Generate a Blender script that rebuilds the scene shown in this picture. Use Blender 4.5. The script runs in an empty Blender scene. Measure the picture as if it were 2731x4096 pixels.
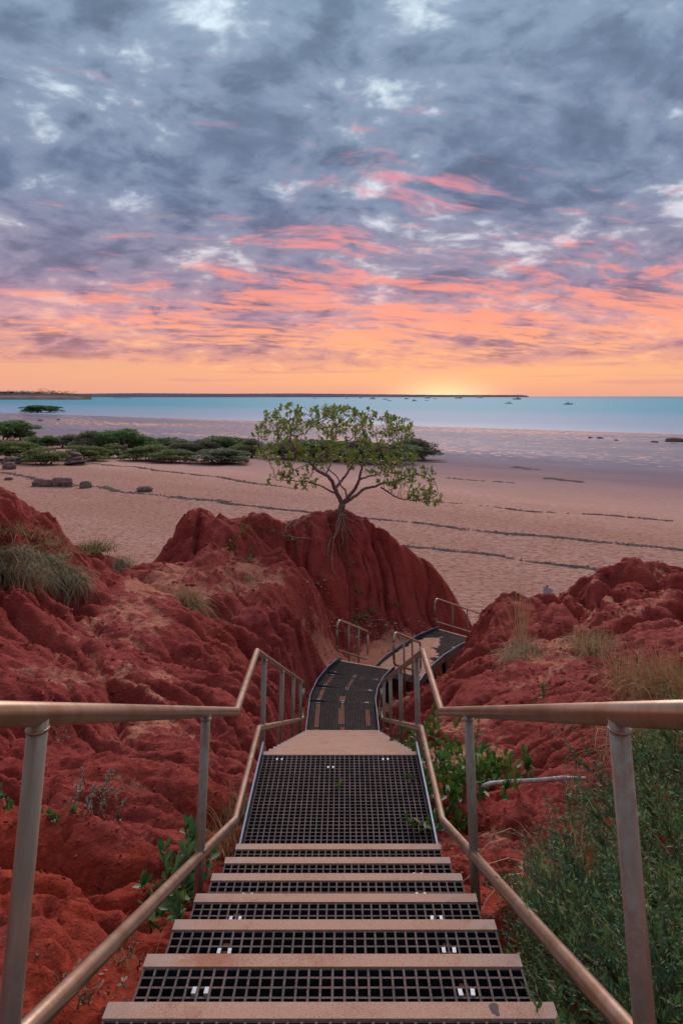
import bpy, math, random
import numpy as np
from mathutils import Vector, Matrix

R = math.radians
rng = random.Random(7)
nrs = np.random.RandomState(11)

# ------------------------------------------------------------------ camera
PITCH = R(13.8)
CS, SN = math.cos(PITCH), math.sin(PITCH)
FPX = 2740.0 * CS            # focal length in photograph pixels (4096 tall)
HOR, VPX = 1585.0, 1378.0    # horizon row, column straight ahead
CAMZ = 10.0                  # eye height above the sea
sc = bpy.context.scene
cd = bpy.data.cameras.new("camera")
cam = bpy.data.objects.new("camera", cd)
sc.collection.objects.link(cam)
cam.location = (0, 0, CAMZ)
cam.rotation_euler = (R(90) + PITCH, 0, 0)
cd.sensor_fit = 'VERTICAL'
cd.sensor_height = 36.0
cd.sensor_width = 24.0
cd.lens = FPX / 4096.0 * 36.0
cd.shift_y = -(2048.0 - (HOR - FPX * math.tan(PITCH))) / 4096.0
cd.shift_x = -(VPX - 1365.5) / 4096.0
cd.clip_start = 0.05
cd.clip_end = 60000.0
sc.camera = cam

# ------------------------------------------------------------------ view
sc.view_settings.view_transform = 'Standard'
sc.view_settings.look = 'None'
sc.view_settings.exposure = 0.32
sc.view_settings.gamma = 1.0
sc.cycles.max_bounces = 6
sc.cycles.diffuse_bounces = 3
sc.cycles.use_denoising = True

# ------------------------------------------------------------------ node helper
class NT:
    def __init__(s, tree):
        s.t = tree
        s.n = tree.nodes
        s.l = tree.links
    def new(s, typ, **kw):
        nd = s.n.new(typ)
        for k, v in kw.items():
            setattr(nd, k, v)
        return nd
    def put(s, sock, v):
        if hasattr(v, 'is_linked') or isinstance(v, bpy.types.NodeSocket):
            s.l.new(v, sock)
        elif isinstance(v, (tuple, list)):
            if len(v) == 3 and sock.type == 'RGBA':
                v = (*v, 1.0)
            sock.default_value = v
        else:
            sock.default_value = v
    def math(s, op, a, b=0.0, c=None, clamp=False):
        nd = s.new('ShaderNodeMath', operation=op)
        nd.use_clamp = clamp
        s.put(nd.inputs[0], a)
        s.put(nd.inputs[1], b)
        if c is not None:
            s.put(nd.inputs[2], c)
        return nd.outputs[0]
    def step(s, v, lo, hi, a=0.0, b=1.0):
        nd = s.new('ShaderNodeMapRange', interpolation_type='SMOOTHSTEP')
        s.put(nd.inputs['Value'], v)
        nd.inputs['From Min'].default_value = lo
        nd.inputs['From Max'].default_value = hi
        nd.inputs['To Min'].default_value = a
        nd.inputs['To Max'].default_value = b
        return nd.outputs[0]
    def mix(s, f, a, b, mode='MIX'):
        nd = s.new('ShaderNodeMix', data_type='RGBA', blend_type=mode)
        s.put(nd.inputs[0], f)
        s.put(nd.inputs[6], a)
        s.put(nd.inputs[7], b)
        return nd.outputs[2]
    def noise(s, vec, scale, detail=4, rough=0.55, dist=0.0, out='Fac'):
        nd = s.new('ShaderNodeTexNoise')
        if vec is not None:
            s.l.new(vec, nd.inputs['Vector'])
        nd.inputs['Scale'].default_value = scale
        nd.inputs['Detail'].default_value = detail
        nd.inputs['Roughness'].default_value = rough
        nd.inputs['Distortion'].default_value = dist
        return nd.outputs[out]
    def ramp(s, f, stops, interp='LINEAR'):
        nd = s.new('ShaderNodeValToRGB')
        cr = nd.color_ramp
        cr.interpolation = interp
        while len(cr.elements) < len(stops):
            cr.elements.new(0.5)
        for e, (p, c) in zip(cr.elements, stops):
            e.position = p
            e.color = (*c, 1.0)
        s.put(nd.inputs[0], f)
        return nd.outputs[0]
    def xyz(s, v):
        nd = s.new('ShaderNodeSeparateXYZ')
        s.l.new(v, nd.inputs[0])
        return nd.outputs
    def comb(s, x, y, z):
        nd = s.new('ShaderNodeCombineXYZ')
        s.put(nd.inputs[0], x)
        s.put(nd.inputs[1], y)
        s.put(nd.inputs[2], z)
        return nd.outputs[0]
    def vmath(s, op, a, b):
        nd = s.new('ShaderNodeVectorMath', operation=op)
        s.put(nd.inputs[0], a)
        s.put(nd.inputs[1], b)
        return nd.outputs[0]

# ------------------------------------------------------------------ world: dusk sky under broken cloud
SUN_AZ = math.atan2(1765 - VPX, FPX)         # to the right of straight ahead
SUN_EL = R(36.0)                             # the light comes down through the whole bright side of the cloud
W = bpy.data.worlds.new("World")
sc.world = W
W.use_nodes = True
W.cycles.sampling_method = 'MANUAL'
W.cycles.sample_map_resolution = 512
W.node_tree.nodes.clear()
w = NT(W.node_tree)
tc = w.new('ShaderNodeTexCoord')
d = tc.outputs['Generated']
dx, dy, dz = w.xyz(d)
e = w.math('MAXIMUM', dz, 0.0)
azd = w.math('ARCTAN2', dx, w.math('ABSOLUTE', dy))
azs = w.math('SUBTRACT', azd, SUN_AZ)
near_sun = w.math('EXPONENT', w.math('MULTIPLY', w.math('MULTIPLY', azs, azs), -7.0))
inv = w.math('DIVIDE', 1.0, w.math('ADD', e, 0.13))
u = w.math('MULTIPLY', dx, inv)
v = w.math('MULTIPLY', dy, inv)
inv2 = w.math('DIVIDE', 1.0, w.math('ADD', e, 0.24))
u2 = w.math('MULTIPLY', dx, inv2)
v2 = w.math('MULTIPLY', dy, inv2)
cp = w.comb(w.math('ADD', w.math('MULTIPLY', u2, 0.94), w.math('MULTIPLY', v2, 0.34)), w.math('SUBTRACT', w.math('MULTIPLY', v2, 0.94), w.math('MULTIPLY', u2, 0.34)), 0.0)
warp = w.vmath('SUBTRACT', w.noise(cp, 2.0, 3, 0.5, out='Color'), (0.5, 0.5, 0.5))
cpw = w.vmath('ADD', cp, w.vmath('MULTIPLY', warp, (0.22, 0.22, 0.22)))
# three tones of the cloud deck by height above the horizon: shaded base, thin cloud, breaks
dark = w.ramp(e, [(0.0, (0.62, 0.28, 0.22)), (0.035, (0.70, 0.31, 0.21)), (0.065, (0.36, 0.18, 0.205)), (0.11, (0.26, 0.165, 0.235)),
                  (0.17, (0.175, 0.160, 0.245)), (0.28, (0.118, 0.152, 0.240)), (0.54, (0.135, 0.190, 0.275)), (1.0, (0.17, 0.23, 0.32))])
mid = w.ramp(e, [(0.0, (0.68, 0.30, 0.22)), (0.035, (0.80, 0.36, 0.20)), (0.065, (0.62, 0.29, 0.24)), (0.11, (0.50, 0.27, 0.31)),
                 (0.17, (0.285, 0.235, 0.325)), (0.28, (0.205, 0.245, 0.35)), (0.54, (0.235, 0.315, 0.425)), (1.0, (0.30, 0.39, 0.50))])
light = w.ramp(e, [(0.0, (0.74, 0.33, 0.22)), (0.035, (0.86, 0.42, 0.20)), (0.065, (0.84, 0.40, 0.21)), (0.11, (0.76, 0.37, 0.29)),
                   (0.17, (0.60, 0.50, 0.53)), (0.28, (0.56, 0.62, 0.70)), (0.54, (0.60, 0.71, 0.79)), (1.0, (0.62, 0.74, 0.83))])
sky = w.new('ShaderNodeTexSky', sky_type='NISHITA')
sky.sun_disc = False
sky.sun_elevation = SUN_EL
sky.sun_rotation = SUN_AZ
nish = w.mix(1.0, sky.outputs[0], (0.003, 0.003, 0.003), 'MULTIPLY')
light = w.mix(1.0, light, nish, 'ADD')
nA = w.noise(cpw, 2.5, 5, 0.50)
nB = w.noise(cpw, 7.5, 5, 0.55)
nC = w.noise(cpw, 24.0, 3, 0.55)
nL = w.noise(cp, 1.3, 3, 0.5)
nn = w.math('ADD', w.math('ADD', w.math('MULTIPLY', nA, 0.38), w.math('MULTIPLY', nB, 0.33)), w.math('ADD', w.math('MULTIPLY', nC, 0.09), w.math('MULTIPLY', nL, 0.20)))
dark = w.mix(1.0, dark, w.step(w.math('ADD', w.math('MULTIPLY', nB, 0.6), w.math('MULTIPLY', nA, 0.4)), 0.30, 0.55, 0.80, 1.22), 'MULTIPLY')
col = w.mix(w.step(nn, 0.435, 0.535), dark, mid)
col = w.mix(w.step(nn, 0.52, 0.62), col, light)
# undersides caught by the low sun, drawn out in streaks
ps = w.comb(w.math('ADD', w.math('MULTIPLY', u, 0.62), w.math('MULTIPLY', v, 0.30)), w.math('SUBTRACT', w.math('MULTIPLY', v, 1.5), w.math('MULTIPLY', u, 0.55)), 3.7)
psw = w.vmath('ADD', ps, w.vmath('MULTIPLY', warp, (0.55, 0.55, 0.55)))
p1 = w.noise(psw, 5.0, 7, 0.62)
p2 = w.noise(psw, 1.5, 3, 0.5)
pk = w.math('ADD', w.math('MULTIPLY', p1, 0.6), w.math('MULTIPLY', p2, 0.4))
reach = w.ramp(e, [(0.0, (0.0,)*3), (0.035, (0.25,)*3), (0.06, (0.80,)*3), (0.10, (1.0,)*3), (0.16, (0.80,)*3), (0.24, (0.58,)*3), (0.38, (0.46,)*3), (0.5, (0.18,)*3), (1.0, (0.0,)*3)])
reach = w.math('ADD', reach, w.math('MULTIPLY', near_sun, 0.38))
pthr = w.math('SUBTRACT', 0.72, w.math('MULTIPLY', reach, 0.215))
pm = w.step(w.math('SUBTRACT', pk, pthr), -0.03, 0.12)
pinkc = w.ramp(e, [(0.0, (0.88, 0.43, 0.20)), (0.06, (0.90, 0.40, 0.20)), (0.10, (0.88, 0.33, 0.20)), (0.16, (0.80, 0.27, 0.22)), (0.28, (0.72, 0.245, 0.28)), (0.5, (0.5, 0.30, 0.38)), (1.0, (0.45, 0.32, 0.4))])
col = w.mix(w.math('MULTIPLY', pm, 0.88), col, pinkc)
# clear strip of air under the cloud base
clr = w.ramp(e, [(0.0, (0.70, 0.31, 0.22)), (0.02, (0.82, 0.39, 0.20)), (0.05, (0.86, 0.44, 0.20)), (0.1, (0.8, 0.42, 0.24))])
eb = w.math('ADD', e, w.math('MULTIPLY', w.math('SUBTRACT', w.noise(w.comb(azd, w.math('MULTIPLY', e, 5.0), 1.0), 4.0, 6, 0.62), 0.5), 0.075))
col = w.mix(w.step(eb, 0.052, 0.030, 0.0, 0.90), col, w.mix(near_sun, w.mix(0.6, clr, (0.62, 0.29, 0.23)), clr))
bar = w.step(w.noise(w.comb(w.math('MULTIPLY', azd, 2.2), w.math('MULTIPLY', e, 60.0), 4.0), 1.6, 4, 0.6), 0.56, 0.70)
bar = w.math('MULTIPLY', bar, w.math('MULTIPLY', w.step(e, 0.008, 0.02), w.step(e, 0.075, 0.05)))
col = w.mix(w.math('MULTIPLY', bar, 0.55), col, (0.60, 0.27, 0.23))
# glow where the sun sits on the horizon
ge = w.math('DIVIDE', e, 0.020)
gl = w.math('MULTIPLY', w.math('EXPONENT', w.math('MULTIPLY', w.math('MULTIPLY', ge, ge), -1.0)), w.math('EXPONENT', w.math('MULTIPLY', w.math('MULTIPLY', azs, azs), -260.0)))
col = w.mix(w.math('MULTIPLY', gl, 0.85), col, (1.15, 0.72, 0.36))
bg = w.new('ShaderNodeBackground')
w.put(bg.inputs['Color'], col)
bg.inputs['Strength'].default_value = 1.0
wo = w.new('ShaderNodeOutputWorld')
w.l.new(bg.outputs[0], wo.inputs['Surface'])

# ------------------------------------------------------------------ sun: low, wide and warm through the cloud
sd = bpy.data.lights.new("sun", 'SUN')
sd.energy = 1.5
sd.angle = R(32)
sd.color = (1.0, 0.80, 0.75)
sun = bpy.data.objects.new("sun", sd)
sc.collection.objects.link(sun)
sun.rotation_euler = (R(90) - SUN_EL, 0, -SUN_AZ + math.pi)

# ------------------------------------------------------------------ mesh and object helpers
COL = sc.collection
def at(px, py, dist):
    """world point seen at a photograph pixel, at ground distance dist"""
    k = (py - HOR) * CS / FPX
    h = k * dist * CS / (1 + k * SN)
    z = dist * CS - h * SN
    return Vector(((px - VPX) * z / FPX, dist, CAMZ - h))
def tag(o, label=None, cat=None, group=None, kind=None):
    if label: o["label"] = label
    if cat: o["category"] = cat
    if group: o["group"] = group
    if kind: o["kind"] = kind
    return o
def empty(name, loc=(0, 0, 0), rz=0.0):
    o = bpy.data.objects.new(name, None)
    o.empty_display_size = 0.1
    COL.objects.link(o)
    o.location = loc
    o.rotation_euler = (0, 0, rz)
    return o
def link(name, me, parent=None, world=True):
    o = bpy.data.objects.new(name, me)
    COL.objects.link(o)
    if parent is not None:
        o.parent = parent
        if world:
            p, off = parent, Vector((0, 0, 0))
            while p is not None:
                off += Vector(p.location)
                p = p.parent
            o.location = -off
    return o
def mesh_np(name, V, F, mats, smooth=False, mi=None):
    me = bpy.data.meshes.new(name)
    V = np.asarray(V, dtype=np.float32)
    F = np.asarray(F, dtype=np.int32)
    n = F.shape[1]
    me.vertices.add(len(V))
    me.vertices.foreach_set("co", V.ravel())
    me.loops.add(F.size)
    me.loops.foreach_set("vertex_index", F.ravel())
    me.polygons.add(len(F))
    me.polygons.foreach_set("loop_start", np.arange(0, F.size, n, dtype=np.int32))
    for m in mats:
        me.materials.append(m)
    if mi is not None:
        me.polygons.foreach_set("material_index", np.asarray(mi, dtype=np.int32))
    if smooth:
        me.polygons.foreach_set("use_smooth", np.ones(len(F), dtype=bool))
    me.update(calc_edges=True)
    return me
class MB:
    def __init__(s):
        s.v, s.f, s.m, s.sm = [], [], [], []
    def add(s, vs, fs, mi=0, smooth=False):
        b = len(s.v)
        s.v += [tuple(q) for q in vs]
        for i, f in enumerate(fs):
            s.f.append(tuple(b + j for j in f))
            s.m.append(mi[i] if isinstance(mi, (list, tuple)) else mi)
            s.sm.append(smooth)
        return s
    def box(s, c, size, M=None, mi=0):
        x, y, z = (q / 2 for q in size)
        vs = [Vector((sx * x, sy * y, sz * z)) for sz in (-1, 1) for sx, sy in ((-1, -1), (1, -1), (1, 1), (-1, 1))]
        vs = [q + Vector(c) for q in vs]
        if M is not None:
            vs = [M @ q for q in vs]
        return s.add(vs, [(4, 5, 6, 7), (3, 2, 1, 0), (0, 1, 5, 4), (1, 2, 6, 5), (2, 3, 7, 6), (3, 0, 4, 7)], mi)
    def tube(s, pts, rad, n=8, mi=0, cap=True, smooth=True):
        pts = [Vector(p) for p in pts]
        if not isinstance(rad, (list, tuple)):
            rad = [rad] * len(pts)
        T = []
        for i in range(len(pts)):
            a = pts[i] - pts[max(i - 1, 0)]
            b = pts[min(i + 1, len(pts) - 1)] - pts[i]
            t = (a.normalized() if a.length > 1e-9 else Vector()) + (b.normalized() if b.length > 1e-9 else Vector())
            T.append(t.normalized() if t.length > 1e-9 else Vector((0, 0, 1)))
        ref = Vector((0, 0, 1)) if abs(T[0].z) < 0.9 else Vector((1, 0, 0))
        nrm = (ref - T[0] * ref.dot(T[0])).normalized()
        vs, fs = [], []
        for i, p in enumerate(pts):
            t = T[i]
            nrm = (nrm - t * nrm.dot(t))
            nrm = nrm.normalized() if nrm.length > 1e-6 else t.orthogonal().normalized()
            bn = t.cross(nrm)
            sc_ = 1.0
            dirp = None
            if 0 < i < len(pts) - 1:
                a = (pts[i] - pts[i - 1]).normalized()
                co = max(0.5, a.dot(t))
                if co < 0.999:
                    dirp = (a - t * a.dot(t))
                    dirp = dirp.normalized() if dirp.length > 1e-6 else None
                    sc_ = 1 / co
            for k in range(n):
                q = nrm * math.cos(2 * math.pi * k / n) + bn * math.sin(2 * math.pi * k / n)
                if dirp is not None:
                    q = q + dirp * q.dot(dirp) * (sc_ - 1)
                vs.append(p + q * rad[i])
        for i in range(len(pts) - 1):
            for k in range(n):
                k2 = (k + 1) % n
                fs.append((i * n + k, i * n + k2, (i + 1) * n + k2, (i + 1) * n + k))
        if cap:
            fs.append(tuple(reversed(range(n))))
            fs.append(tuple((len(pts) - 1) * n + k for k in range(n)))
        return s.add(vs, fs, mi, smooth)
    def mesh(s, name, mats):
        me = bpy.data.meshes.new(name)
        me.from_pydata(s.v, [], s.f)
        for m in (mats if isinstance(mats, (list, tuple)) else [mats]):
            me.materials.append(m)
        me.polygons.foreach_set("material_index", s.m)
        me.polygons.foreach_set("use_smooth", s.sm)
        me.update()
        return me
    def build(s, name, mats, parent=None, world=True):
        return link(name, s.mesh(name, mats), parent, world)

# ------------------------------------------------------------------ numpy noise
_perm = nrs.permutation(256)
_perm = np.concatenate([_perm, _perm, _perm])
_ang = nrs.rand(256) * 2 * np.pi
_gx, _gy = np.cos(_ang), np.sin(_ang)
def pnoise(x, y, seed=0):
    x = np.asarray(x, float) + seed * 17.31
    y = np.asarray(y, float) + seed * 9.77
    xi, yi = np.floor(x).astype(int), np.floor(y).astype(int)
    xf, yf = x - xi, y - yi
    xi &= 255; yi &= 255
    uu, vv = xf**3 * (xf * (xf * 6 - 15) + 10), yf**3 * (yf * (yf * 6 - 15) + 10)
    def g(ix, iy, fx, fy):
        hsh = _perm[_perm[ix & 255] + (iy & 255)]
        return _gx[hsh] * fx + _gy[hsh] * fy
    a, b = g(xi, yi, xf, yf), g(xi + 1, yi, xf - 1, yf)
    c, dd = g(xi, yi + 1, xf, yf - 1), g(xi + 1, yi + 1, xf - 1, yf - 1)
    return ((a * (1 - uu) + b * uu) * (1 - vv) + (c * (1 - uu) + dd * uu) * vv) * 1.5
def fbm(x, y, oct=4, seed=0, rough=0.5):
    s_, a, f_ = 0, 1.0, 1.0
    for i in range(oct):
        s_ = s_ + a * pnoise(x * f_, y * f_, seed + i * 3)
        a *= rough
        f_ *= 2.03
    return s_
def sstep(x, a, b):
    t = np.clip((x - a) / (b - a), 0, 1)
    return t * t * (3 - 2 * t)

# ------------------------------------------------------------------ materials
def material(name):
    m = bpy.data.materials.new(name)
    m.use_nodes = True
    m.node_tree.nodes.clear()
    t = NT(m.node_tree)
    b = t.new('ShaderNodeBsdfPrincipled')
    o = t.new('ShaderNodeOutputMaterial')
    t.l.new(b.outputs[0], o.inputs[0])
    return m, t, b
def geo(t):
    return t.new('ShaderNodeNewGeometry')
def obj_vec(t):
    return t.new('ShaderNodeTexCoord').outputs['Object']
def bump(t, b, height, strength=0.5, dist=0.02):
    nd = t.new('ShaderNodeBump')
    nd.inputs['Strength'].default_value = strength
    nd.inputs['Distance'].default_value = dist
    t.put(nd.inputs['Height'], height)
    t.l.new(nd.outputs[0], b.inputs['Normal'])
    return nd
def simple(name, c1, c2, scale=8.0, rough=0.6, metal=0.0, bstr=0.2, bdist=0.005, spec=0.4, island=0.0):
    m, t, b = material(name)
    vec = geo(t).outputs['Position']
    n = t.noise(vec, scale, 5, 0.6)
    f = t.step(n, 0.32, 0.68)
    if island:
        ri = geo(t).outputs['Random Per Island']
        f = t.math('ADD', t.math('MULTIPLY', f, 1 - island), t.math('MULTIPLY', ri, island))
    t.put(b.inputs['Base Color'], t.mix(f, c1, c2))
    b.inputs['Roughness'].default_value = rough
    b.inputs['Metallic'].default_value = metal
    b.inputs['Specular IOR Level'].default_value = spec
    if bstr:
        bump(t, b, t.noise(vec, scale * 4, 4, 0.6), bstr, bdist)
    return m
def leafmat(name, c1, c2, c3=None, rough=0.5, trans=0.25):
    m, t, b = material(name)
    ri = geo(t).outputs['Random Per Island']
    stops = [(0.0, c1), (0.8 if c3 else 1.0, c2)] + ([(1.0, c3)] if c3 else [])
    c = t.ramp(ri, stops)
    t.put(b.inputs['Base Color'], c)
    b.inputs['Roughness'].default_value = rough
    b.inputs['Specular IOR Level'].default_value = 0.35
    tr = t.new('ShaderNodeBsdfTranslucent')
    t.put(tr.inputs['Color'], c)
    mx = t.new('ShaderNodeMixShader')
    mx.inputs[0].default_value = trans
    t.l.new(b.outputs[0], mx.inputs[1])
    t.l.new(tr.outputs[0], mx.inputs[2])
    out = [n for n in t.n if n.type == 'OUTPUT_MATERIAL'][0]
    t.l.new(mx.outputs[0], out.inputs[0])
    return m

M = {}
def mk_rock():
    m, t, b = material("pindan_rock")
    g = geo(t)
    pos = g.outputs['Position']
    at_ = t.new('ShaderNodeAttribute', attribute_name="sand")
    n_big = t.noise(pos, 0.55, 4, 0.6)
    n_mid = t.noise(pos, 3.2, 6, 0.65)
    n_fine = t.noise(pos, 34.0, 6, 0.7)
    base = t.mix(t.step(n_mid, 0.3, 0.7), (0.26, 0.028, 0.023), (0.41, 0.064, 0.050))
    base = t.mix(t.step(n_big, 0.42, 0.66), base, (0.36, 0.052, 0.036))
    py = t.xyz(pos)[1]
    fresh = t.math('MULTIPLY', t.step(py, 8.5, 4.0), t.step(t.noise(pos, 0.9, 5, 0.6), 0.34, 0.56))
    base = t.mix(t.math('MULTIPLY', fresh, 0.8), base, (0.50, 0.058, 0.022))
    dust = t.step(t.math('ADD', t.noise(pos, 11.0, 7, 0.75), t.math('MULTIPLY', at_.outputs['Fac'], 0.22)), 0.60, 0.78)
    base = t.mix(t.math('MULTIPLY', dust, 0.50), base, (0.50, 0.160, 0.125))
    sand = t.step(t.math('ADD', at_.outputs['Fac'], t.math('MULTIPLY', t.math('SUBTRACT', t.noise(pos, 2.6, 7, 0.7), 0.5), 1.3)), 0.53, 0.66)
    base = t.mix(t.math('MULTIPLY', sand, 0.9), base, (0.60, 0.215, 0.130))
    stain = t.step(t.noise(t.vmath('MULTIPLY', pos, (1.0, 1.0, 0.35)), 1.7, 7, 0.72, 0.8), 0.54, 0.66)
    base = t.mix(t.math('MULTIPLY', stain, 0.45), base, (0.15, 0.020, 0.020))
    scuff = t.step(t.noise(pos, 19.0, 6, 0.8), 0.60, 0.72)
    base = t.mix(t.math('MULTIPLY', scuff, 0.35), base, (0.50, 0.20, 0.17))
    fine = t.step(n_fine, 0.3, 0.7, 0.74, 1.22)
    base = t.mix(1.0, base, fine, 'MULTIPLY')
    t.put(b.inputs['Base Color'], base)
    b.inputs['Roughness'].default_value = 0.86
    b.inputs['Specular IOR Level'].default_value = 0.18
    sp = t.vmath('MULTIPLY', pos, (1.0, 1.0, 2.2))
    hh = t.math('ADD', t.math('MULTIPLY', t.noise(sp, 9.0, 7, 0.66, 0.4), 0.8), t.math('MULTIPLY', t.noise(pos, 55.0, 4, 0.7), 0.12))
    bump(t, b, hh, 1.0, 0.085)
    return m
M['rock'] = mk_rock()

# ------------------------------------------------------------------ the red gully: terrain through known points
STW, RISE, GOING = 1.224, 0.1658, 0.4133       # tread width, rise, going
CX = -0.038                                    # centre line of the stairs
D_A, H_A = 2.283, 1.624                        # outer edge of the nearest whole tread
def stair_path():
    """centre line of walkway: (x, y, depth below eye)"""
    P = [(CX, -0.6, 0.35), (CX, 1.04, 1.13), (CX, 4.76, 2.62), (CX, 4.78, 2.784), (CX, 6.204, 2.784), (CX, 12.82, 5.44), (CX, 12.83, 5.603), (CX, 14.32, 5.603),
         (0.033, 14.91, 5.603), (0.20, 15.49, 5.603), (0.463, 16.08, 5.603), (1.134, 17.59, 6.27), (1.14, 17.60, 6.432),
         (1.50, 18.42, 6.432), (1.95, 19.20, 6.432), (2.48, 19.93, 6.432), (3.08, 20.60, 6.432), (4.4, 22.05, 7.25), (5.6, 23.4, 8.0)]
    return np.array(P)
PATH = stair_path()
ctrl = []
def px(*rows):
    for a, b_, c in rows:
        q = at(a, b_, c)
        ctrl.append((q.x, q.y, CAMZ - q.z))
def wd(*rows):
    ctrl.extend(rows)
wd((CX, -2, 0.9), (CX, 0, 1.25), (CX, 1, 1.7), (CX, 2.3, 2.2), (CX, 3.5, 2.7), (CX, 4.8, 3.15), (CX, 6.2, 3.35), (CX, 8, 4.05), (CX, 10, 4.85), (CX, 12, 5.65),
   (CX, 13, 5.95), (CX, 14.3, 6.05), (.46, 16, 6.15), (.9, 17.2, 6.5), (1.5, 18.5, 6.75), (2.4, 20, 6.8), (3.2, 21, 6.9), (4.2, 22.3, 7.5), (5.5, 24, 8.1), (6.5, 25.5, 8.5))
# left side
px((300, 4000, 3.2), (100, 3800, 3.35), (500, 3700, 3.9), (300, 3500, 4.5), (620, 3450, 5.0), (60, 3400, 4.6), (820, 3420, 5.3), (400, 3250, 5.6), (750, 3250, 6.0), (920, 3200, 6.7),
   (650, 3005, 7.7), (520, 3060, 7.3), (770, 3090, 7.1), (450, 3180, 6.2), (430, 2990, 8.7), (330, 2930, 8.9), (350, 2780, 9.5), (200, 2850, 8.7), (60, 3000, 7.4), (60, 2700, 9.8),
   (60, 2500, 11.5), (300, 2650, 10.8), (500, 2750, 10.2), (700, 2850, 9.9), (870, 2900, 10.0), (800, 2700, 11.2), (960, 2820, 11.1), (650, 2550, 12.5), (500, 2450, 13.5),
   (300, 2450, 13), (100, 2400, 12.2), (700, 2400, 14.5), (600, 2330, 16), (450, 2330, 15.5), (550, 2275, 18.3))
px((0, 2300, 12.2), (150, 2330, 13), (330, 2300, 14.5), (0, 2200, 12.8), (100, 2120, 13.5), (0, 1950, 15), (120, 2000, 15.5), (200, 2070, 16), (280, 2160, 16.5), (350, 2240, 17.5))
wd((-9, 19, 5.5), (-14, 20, 6.0), (-6.3, 20.5, 7.2), (-12, 15, 1.6), (-10, 11, 1.7), (-7, 6, 1.6), (-5, 2, 1.3), (-12, 5, 1), (-3.0, 1.0, 1.5))
px((720, 2270, 18), (900, 2285, 17.5), (1130, 2270, 18), (1230, 2310, 17.6), (1330, 2380, 17.3), (1385, 2490, 17.4), (900, 2450, 15.5), (1100, 2450, 15.8), (1250, 2520, 16.2),
   (1150, 2620, 14.9), (1000, 2600, 14.2), (850, 2550, 13.6), (1000, 2720, 13.0), (1150, 2740, 13.5), (1290, 2650, 15.6), (1325, 2605, 16.6))
# mound that carries the tree
px((680, 2150, 19.7), (700, 2100, 20.5), (850, 2063, 21), (1000, 2080, 21.2), (1130, 2085, 21.5), (1250, 2070, 21.8), (1364, 2057, 22), (1470, 2110, 22.2), (1560, 2180, 22.3),
   (1640, 2240, 22.6), (1740, 2290, 22.8), (1800, 2370, 23), (1850, 2470, 23.2), (1150, 2180, 20.5), (1300, 2250, 20.7), (1300, 2400, 19.3), (1420, 2400, 20.7), (1390, 2490, 20.2), (1420, 2590, 18.9), (1480, 2570, 19.3), (1540, 2560, 19.8), (1430, 2530, 19.9), (1480, 2640, 18.0),
   (1500, 2460, 20.9), (1600, 2400, 21.6), (1700, 2460, 22), (1550, 2300, 21.8), (1420, 2250, 21.4), (1200, 2310, 19.2), (1000, 2195, 19.3), (850, 2180, 19.2), (1090, 2210, 19.4), (700, 2200, 19.1), (930, 2240, 18.4), (1640, 2520, 21.0), (640, 2270, 19.0))
wd((-5, 24.5, 7.8), (-2, 25.3, 7.4), (0, 25.8, 7.4), (2, 25.8, 7.8), (4.3, 25.2, 8.3), (-7.0, 23.5, 7.6))
# right side
px((1620, 3010, 9.4), (1650, 2880, 11.2), (1700, 2760, 12.6), (1800, 2690, 13.2), (1950, 2650, 13.3), (2100, 2640, 12.8), (2250, 2620, 12.8), (1850, 2800, 11.6), (2000, 2900, 10.2),
   (1750, 3000, 9.3), (1750, 3150, 7.8), (2000, 3050, 8.6), (2200, 2850, 9.8), (2300, 3000, 8.2), (2450, 2800, 9.6), (2150, 3200, 6.9), (1950, 3250, 6.6), (1900, 3450, 5.6), (2100, 3400, 5.5),
   (2300, 3400, 5.2), (2700, 2950, 8), (2700, 2750, 9.6), (2700, 2600, 11.2), (2500, 2650, 11.5), (2350, 2640, 12.3), (2300, 3900, 3.4), (2600, 3700, 3.6))
px((2200, 2540, 14.6), (2100, 2550, 14.4), (2150, 2470, 15.3), (1960, 2560, 15.2), (1850, 2640, 15.2), (1835, 2700, 14.7), (1865, 2560, 16), (1905, 2466, 16.4), (2000, 2408, 16.8), (2150, 2378, 17.2),
   (2240, 2352, 17.6), (2330, 2316, 18.2), (2490, 2270, 18.8), (2600, 2300, 18.8), (2731, 2308, 18.5), (2500, 2380, 16.8), (2650, 2420, 15.5), (2731, 2500, 13.5), (2400, 2430, 16), (2350, 2530, 14.4))
wd((4.2, 19.2, 7.2), (6, 20.5, 8.0), (8.5, 22.5, 8.3), (12, 23, 8.3), (16, 20, 7.5), (15, 15, 4.4), (13, 10, 3.4), (10, 6, 2.6), (6, 3, 2.0), (5, 0, 1.3), (10, 0, 1), (2.75, 18.3, 6.95), (3.3, 18.9, 6.9), (2.2, 17.2, 6.75))
C = np.array(ctrl)
def rbf_fit(C, c=0.45, lam=0.015):
    n = len(C)
    r = np.sqrt(((C[:, None, :2] - C[None, :, :2])**2).sum(-1) + c * c)
    A = np.zeros((n + 3, n + 3))
    A[:n, :n] = -r + np.eye(n) * lam * -1.0 * -1
    A[:n, n] = 1; A[:n, n + 1:] = C[:, :2]
    A[n, :n] = 1; A[n + 1:, :n] = C[:, :2].T
    return np.linalg.solve(A, np.concatenate([C[:, 2], [0, 0, 0]]))
RW = rbf_fit(C)
def rbf(x, y, c=0.45):
    out = np.full(x.shape, RW[-3]) + RW[-2] * x + RW[-1] * y
    for (cx, cy, _), ww in zip(C, RW[:-3]):
        out -= ww * np.sqrt((x - cx)**2 + (y - cy)**2 + c * c)
    return out
def spaced(lo, hi, fn):
    q = [lo]
    while q[-1] < hi:
        q.append(q[-1] + fn(q[-1]))
    return np.array(q)
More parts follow.
